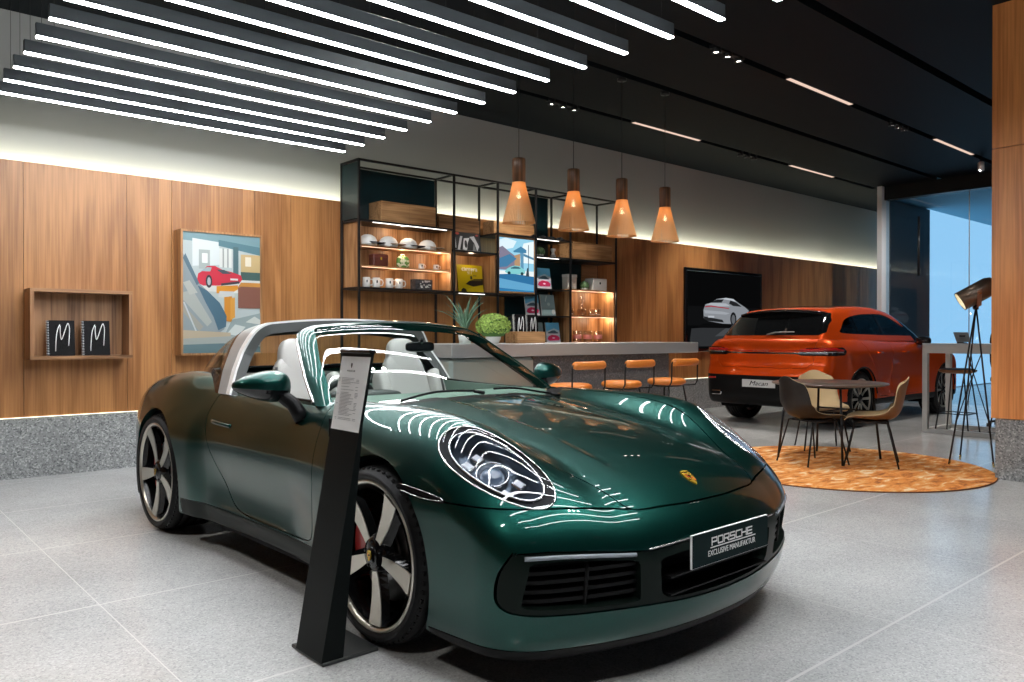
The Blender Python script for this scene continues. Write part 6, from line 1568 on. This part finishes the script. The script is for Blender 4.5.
def tripod_lamp():
    r = empty('tripod_floor_lamp', (8.03, 2.68, 0), label='black tripod floor lamp with a bronze cylinder head on a brown leather strap', cat='floor lamp')
    apex = Vector((.04, -.01, 1.47)); feet = [(-.21, .13, 0), (-.02, -.18, 0), (.26, .20, 0)]
    for f in feet:
        m = MB(); F = Vector(f); m.tube([apex, F + Vector((0, 0, .02))], [.008, .008], 8); L_ = m.build('leg', M_FRAME, r)
        m = MB(); m.tube([F + (apex - F) * .035, F + Vector((0, 0, .004))], [.010, .009], 10); m.build('brass_foot', mat('brass', (.62, .44, .16), .25, 1.0), L_)
    m = MB(); k = [Vector(f) * .30 + apex * .70 for f in feet]; c = (k[0] + k[1] + k[2]) / 3 + Vector((0, 0, -.18))
    for p in k: m.tube([p, c, ], .005, 6)
    for f in feet: m.tube([c, Vector(f) * .72 + apex * .28], .005, 6)
    m.build('brace', M_FRAME, r)
    d = Vector((-.300 * .751 + .10 * .66, .300 * .66 + .10 * .75, -.185)).normalized(); u = Vector((.26 * .751 * .4, -.26 * .66 * .4, 0))
    mouth = Vector((.03, -.03, 1.60)) + d * .17; F = frame_matrix(mouth, d.orthogonal(), d.cross(d.orthogonal())); F = frame_matrix(mouth, (d.cross(Vector((0, 0, 1)))), d.cross(d.cross(Vector((0, 0, 1)))))
    z = F.to_3x3() @ Vector((0, 0, 1)); sg = -1 if z.dot(d) > 0 else 1
    m = MB(); m.lathe([(.084, 0), (.090, 0), (.090, sg * .27), (.072, sg * .315), (.04, sg * .335), (0, sg * .34)], 40, M=F, cap=False); m.build('lamp_shade', mat('bronze_metal', (.17, .13, .10), .34, .7), r)
    m = MB(); m.lathe([(.083, sg * .002), (.083, sg * .20), (.03, sg * .26), (0, sg * .26)], 32, M=F, cap=False); m.build('shade_lining', mat('white_lining', (.7, .66, .55), .6), r)
    m = MB(); m.lathe([(0, sg * .05), (.03, sg * .06), (.040, sg * .10), (.02, sg * .17), (.015, sg * .22)], 20, M=F); m.build('bulb', emit('lamp_bulb', (1, .90, .66), 4), r)
    hc = mouth - d * .16; side = d.cross(Vector((0, 0, 1))).normalized()
    m = MB()
    for s in (-1, 1):
        a = hc + side * s * .093; b = hc + side * s * .080 + Vector((0, 0, -.13)); q = Vector((.04, -.01, 1.455))
        w = d * .022
        pts = [a + Vector((0, 0, .02)), a, b, q + side * s * .012]
        vs = []
        for p in pts: vs += [p - w, p + w, p + w + side * s * .006, p - w + side * s * .006]
        m.add(vs, [(4 * i + j, 4 * i + (j + 1) % 4, 4 * i + 4 + (j + 1) % 4, 4 * i + 4 + j) for i in range(3) for j in range(4)] + [(0, 1, 2, 3), (15, 14, 13, 12)])
    m.build('leather_strap', mat('brown_leather', (.26, .12, .065), .5), r)
    m = MB()
    for s in (-1, 1): m.lathe([(0, 0), (.016, 0), (.018, .006), (.010, .016), (0, .018)], 16, M=frame_matrix(hc + side * s * .098, d, d.cross(side * s)))
    m.build('brass_knob', mat('brass_knob', (.70, .46, .12), .25, 1.0), r)
    m = MB(); m.lathe([(.022, 1.44), (.022, 1.475), (.012, 1.485)], 16, c=(.04, -.01, 0)); m.build('hub', M_FRAME, r)
    q = bpy.data.lights.new('lamp_glow', 'SPOT'); q.energy = 5; q.spot_size = R(110); q.color = (1, .86, .6); q.shadow_soft_size = .04
    o = bpy.data.objects.new('lamp_glow', q); COL.objects.link(o); o.parent = r; o.location = mouth - d * .02; o.rotation_euler = d.to_track_quat('-Z', 'Y').to_euler()
tripod_lamp()

def high_table():
    r = empty('high_table', (10.32, 2.10, 0), label='white high table with a slab leg and floor bar, behind the tripod lamp', cat='table')
    wm = mat('white_table_paint', (.60, .60, .58), .45)
    m = MB(); m.box(0, .80, 0, 1.92, 1.085, 1.105); m.build('tabletop', mat('pale_table_top', (.58, .62, .65), .22), r)
    m = MB(); m.box(.0, .80, .0, 1.92, .985, 1.085, bev=.003); m.build('apron', wm, r)
    for y in (1.86, .0): m = MB(); m.box(.0, .80, y, y + .06, .05, .985) if False else m.box(.0, .06, y, y + .06, .05, .985) or None; m.build('leg', wm, r); m = MB(); m.box(.74, .80, y, y + .06, .05, .985); m.build('leg', wm, r)
    m = MB(); m.box(0, .06, 0, 1.92, 0, .05); m.box(.74, .80, 0, 1.92, 0, .05); m.box(.06, .74, 1.86, 1.92, 0, .05); m.box(.06, .74, 0, .06, 0, .05); m.build('floor_bar', wm, r)
    t = empty('tablet_stand', (10.55, 3.62, 1.105), R(-30), label='small grey tablet on a stand, on the white high table', cat='tablet')
    m = MB(); m.box(-.10, .10, -.004, .004, .02, .15, M=Matrix.Rotation(R(-25), 4, 'X')); m.build('tablet_body', mat('tablet_grey', (.22, .23, .24), .3), t); m = MB(); m.prism([(0, 0), (.075, 0), (.078, .01), (.035, .10), (.028, .10), (.055, .012), (0, .012)], -.04, .04, 'x'); m.build('prop', M_FRAME, t)
high_table()
def high_stools():
    M_BR = mat('walnut_seat', (.30, .12, .045), .35); M_CU = mat('dark_seat_cushion', (.05, .06, .08), .5)
    r = empty('high_stool', (10.62, 3.72, 0), cat='bar stool', group='wooden-seated stools at the white high table')
    m = MB(); m.lathe([(0, .735), (.15, .735), (.20, .750), (.215, .772), (.210, .780), (0, .772)], 36); m.build('seat', M_BR, r)
    m = MB(); m.lathe([(0, .773), (.17, .779), (.195, .785), (.18, .795), (0, .80)], 32); m.build('seat_cushion', M_CU, r)
    for a, b in ((-1, -1), (1, -1), (1, 1), (-1, 1)):
        m = MB(); m.tube([(a * .11, b * .11, .735), (a * .19, b * .19, .006)], .009, 8); m.build('leg', M_FRAME, r)
    m = MB(); s = .165; m.tube([(-s, -s, .24), (s, -s, .24), (s, s, .24), (-s, s, .24)], .007, 6, closed=True); m.build('foot_ring', M_FRAME, r)
    r['label'] = 'round wooden-seated stool under the white high table, nearer its left leg'
    o = copy_tree(r); o.location = (10.62, 3.12, 0); o['label'] = 'round wooden-seated stool under the white high table, behind the tripod lamp'
high_stools()
def office_chair():
    r = empty('office_chair', (11.75, 3.45, 0), R(200), label='black swivel chair beyond the white high table, mostly hidden', cat='chair')
    m = MB(); cushion(None, Mrt(0, 0, .62), .25, .25, .05, None, mb=m, p=.5); m.build('seat', M_MATT, r)
    m = MB(); cushion(None, Mrt(-.26, 0, 1.0, ry=-8), .05, .25, .32, None, mb=m, p=.5, curve=.02); m.build('backrest', M_MATT, r)
    m = MB(); m.tube([(-.15, 0, .60), (-.27, 0, .64), (-.28, 0, .8)], .022, 8); m.tube([(0, 0, .12), (0, 0, .58)], .028, 12); m.build('column', M_FRAME, r)
    for k in range(5):
        a = 2 * math.pi * k / 5; m = MB(); m.tube([(0, 0, .12), (.29 * math.cos(a), .29 * math.sin(a), .065)], [.022, .014], 8); m.lathe([(0, -.02), (.028, -.02), (.028, .02), (0, .02)], 16, M=Matrix.Translation((.29 * math.cos(a), .29 * math.sin(a), .028)) @ Matrix.Rotation(R(90), 4, 'X')); m.build('leg', M_FRAME, r)
office_chair()
r = empty('security_camera', (15.6, 5.85, 3.99), label='white dome security camera on the ceiling beyond the glass', cat='security camera')
m = MB(); m.lathe([(0, -.0), (.10, 0), (.10, -.04), (.07, -.06), (0, -.06)], 24); m.build('camera_base', M_PORC, r)
m = MB(); m.lathe([(.065, -.055), (.06, -.10), (.03, -.125), (0, -.13)], 24, cap=False); m.build('camera_dome', M_BLACK, r)

def info_stand():
    r = empty('information_stand', (0, 0, 0), label='black leaning information stand with a white price sheet beside the green car', cat='sign stand')
    # wedge-shaped post: front face towards -x, leaning back
    y0, y1 = 2.59, 2.79; xb, xt, H = 1.36, 1.505, 1.135
    fr_ = lambda z: xb + (xt - xb) * z / H
    bk = lambda z: fr_(z) + .010 + .080 * max(0, 1 - z / .88); fr = lambda z: xb + (xt - xb) * z / H
    dy = lambda z: -.115 * z / H
    def sec(z, ins=0): return [(fr(z), y1 + dy(z) * .9, z), (fr(z), y0 + dy(z), z), (bk(z), y0 + dy(z), z), (bk(z), y1 + dy(z) * .9, z)]
    m = MB(); a = sec(.012) + sec(.88) + sec(H); m.add(a, [(0, 1, 2, 3), (11, 10, 9, 8)] + [(k + i, k + i + 4, k + (i + 1) % 4 + 4, k + (i + 1) % 4) for i in range(4) for k in (0, 4)]); m.build('post', mat('black_anodised', (.006, .008, .008), .42, .0, Specular_IOR_Level=.1), r)
    m = MB(); m.box(1.365, 1.60, 2.585, 2.835, 0, .014, bev=.003); m.build('base_plate', mat('dark_grey_steel', (.07, .075, .075), .35, .6), r)
    z0, z1 = .845, 1.118; p = []
    for z in (z0, z1): p += [(fr(z) - .0015, y1 + dy(z) * .9 - .003, z), (fr(z) - .0015, y0 + dy(z) + .003, z)]
    m = MB(); m.add([p[0], p[1], p[3], p[2]] + [(x + .0012, y, z) for x, y, z in (p[0], p[1], p[3], p[2])], [(0, 1, 2, 3), (7, 6, 5, 4), (0, 4, 5, 1), (1, 5, 6, 2), (2, 6, 7, 3), (3, 7, 4, 0)]); sh = m.build('price_sheet', mat('white_sheet', (.90, .90, .89), .45), r)
    m = MB(); z = H; m.box(fr(z) - .012, bk(z) + .004, y0 + dy(z) - .004, y1 + dy(z) * .9 + .004, H - .004, H + .010, bev=.003); m.build('top_cap', M_BLACK, r)
    n0 = Vector(p[0]); ex = (Vector(p[1]) - n0).normalized(); ey = (Vector(p[2]) - n0).normalized(); F = frame_matrix(n0 + ex * .0 - Vector((.0006, 0, 0)), ex, ey)
    w = (Vector(p[1]) - n0).length; h = (Vector(p[2]) - n0).length; ink = mat('grey_print', (.30, .30, .31), .6)
    m = MB(); rnd = random.Random(5); y = h * .70
    while y > .035:
        l = rnd.uniform(.25, .52) * w; x = w * .22; 
        if rnd.random() < .12: y -= .006; continue
        while x < w * .22 + l: d = rnd.uniform(.004, .012); m.box(x, x + d, y, y + .0016, -.0002, .0004, M=F); x += d + .002
        if rnd.random() < .75: m.box(w * .74, w * .74 + rnd.uniform(.012, .024), y, y + .0016, -.0002, .0004, M=F)
        m.box(w * .10, w * .10 + .012, y, y + .0016, -.0002, .0004, M=F) if rnd.random() < .3 else None
        y -= .0052
    m.build('printed_lines', ink, sh)
    Fc = F @ Matrix.Translation((w * .52, h * .875, 0)); crest_ = MB(); crest_.prism([(x * .0055, y_ * .0085) for x, y_ in ((-.8, 1), (.8, 1), (.8, 0), (.4, -.8), (0, -1.1), (-.4, -.8), (-.8, 0))], 0, .0006, 'z', M=Fc); crest_.build('crest', M_BLACK, sh)
    text_mesh('PORSCHE', 'sheet_lettering', .0085, M_BLACK, sh, F @ Matrix.Translation((w * .52, h * .800, .0003)), .0002, sx=1.6)
info_stand()
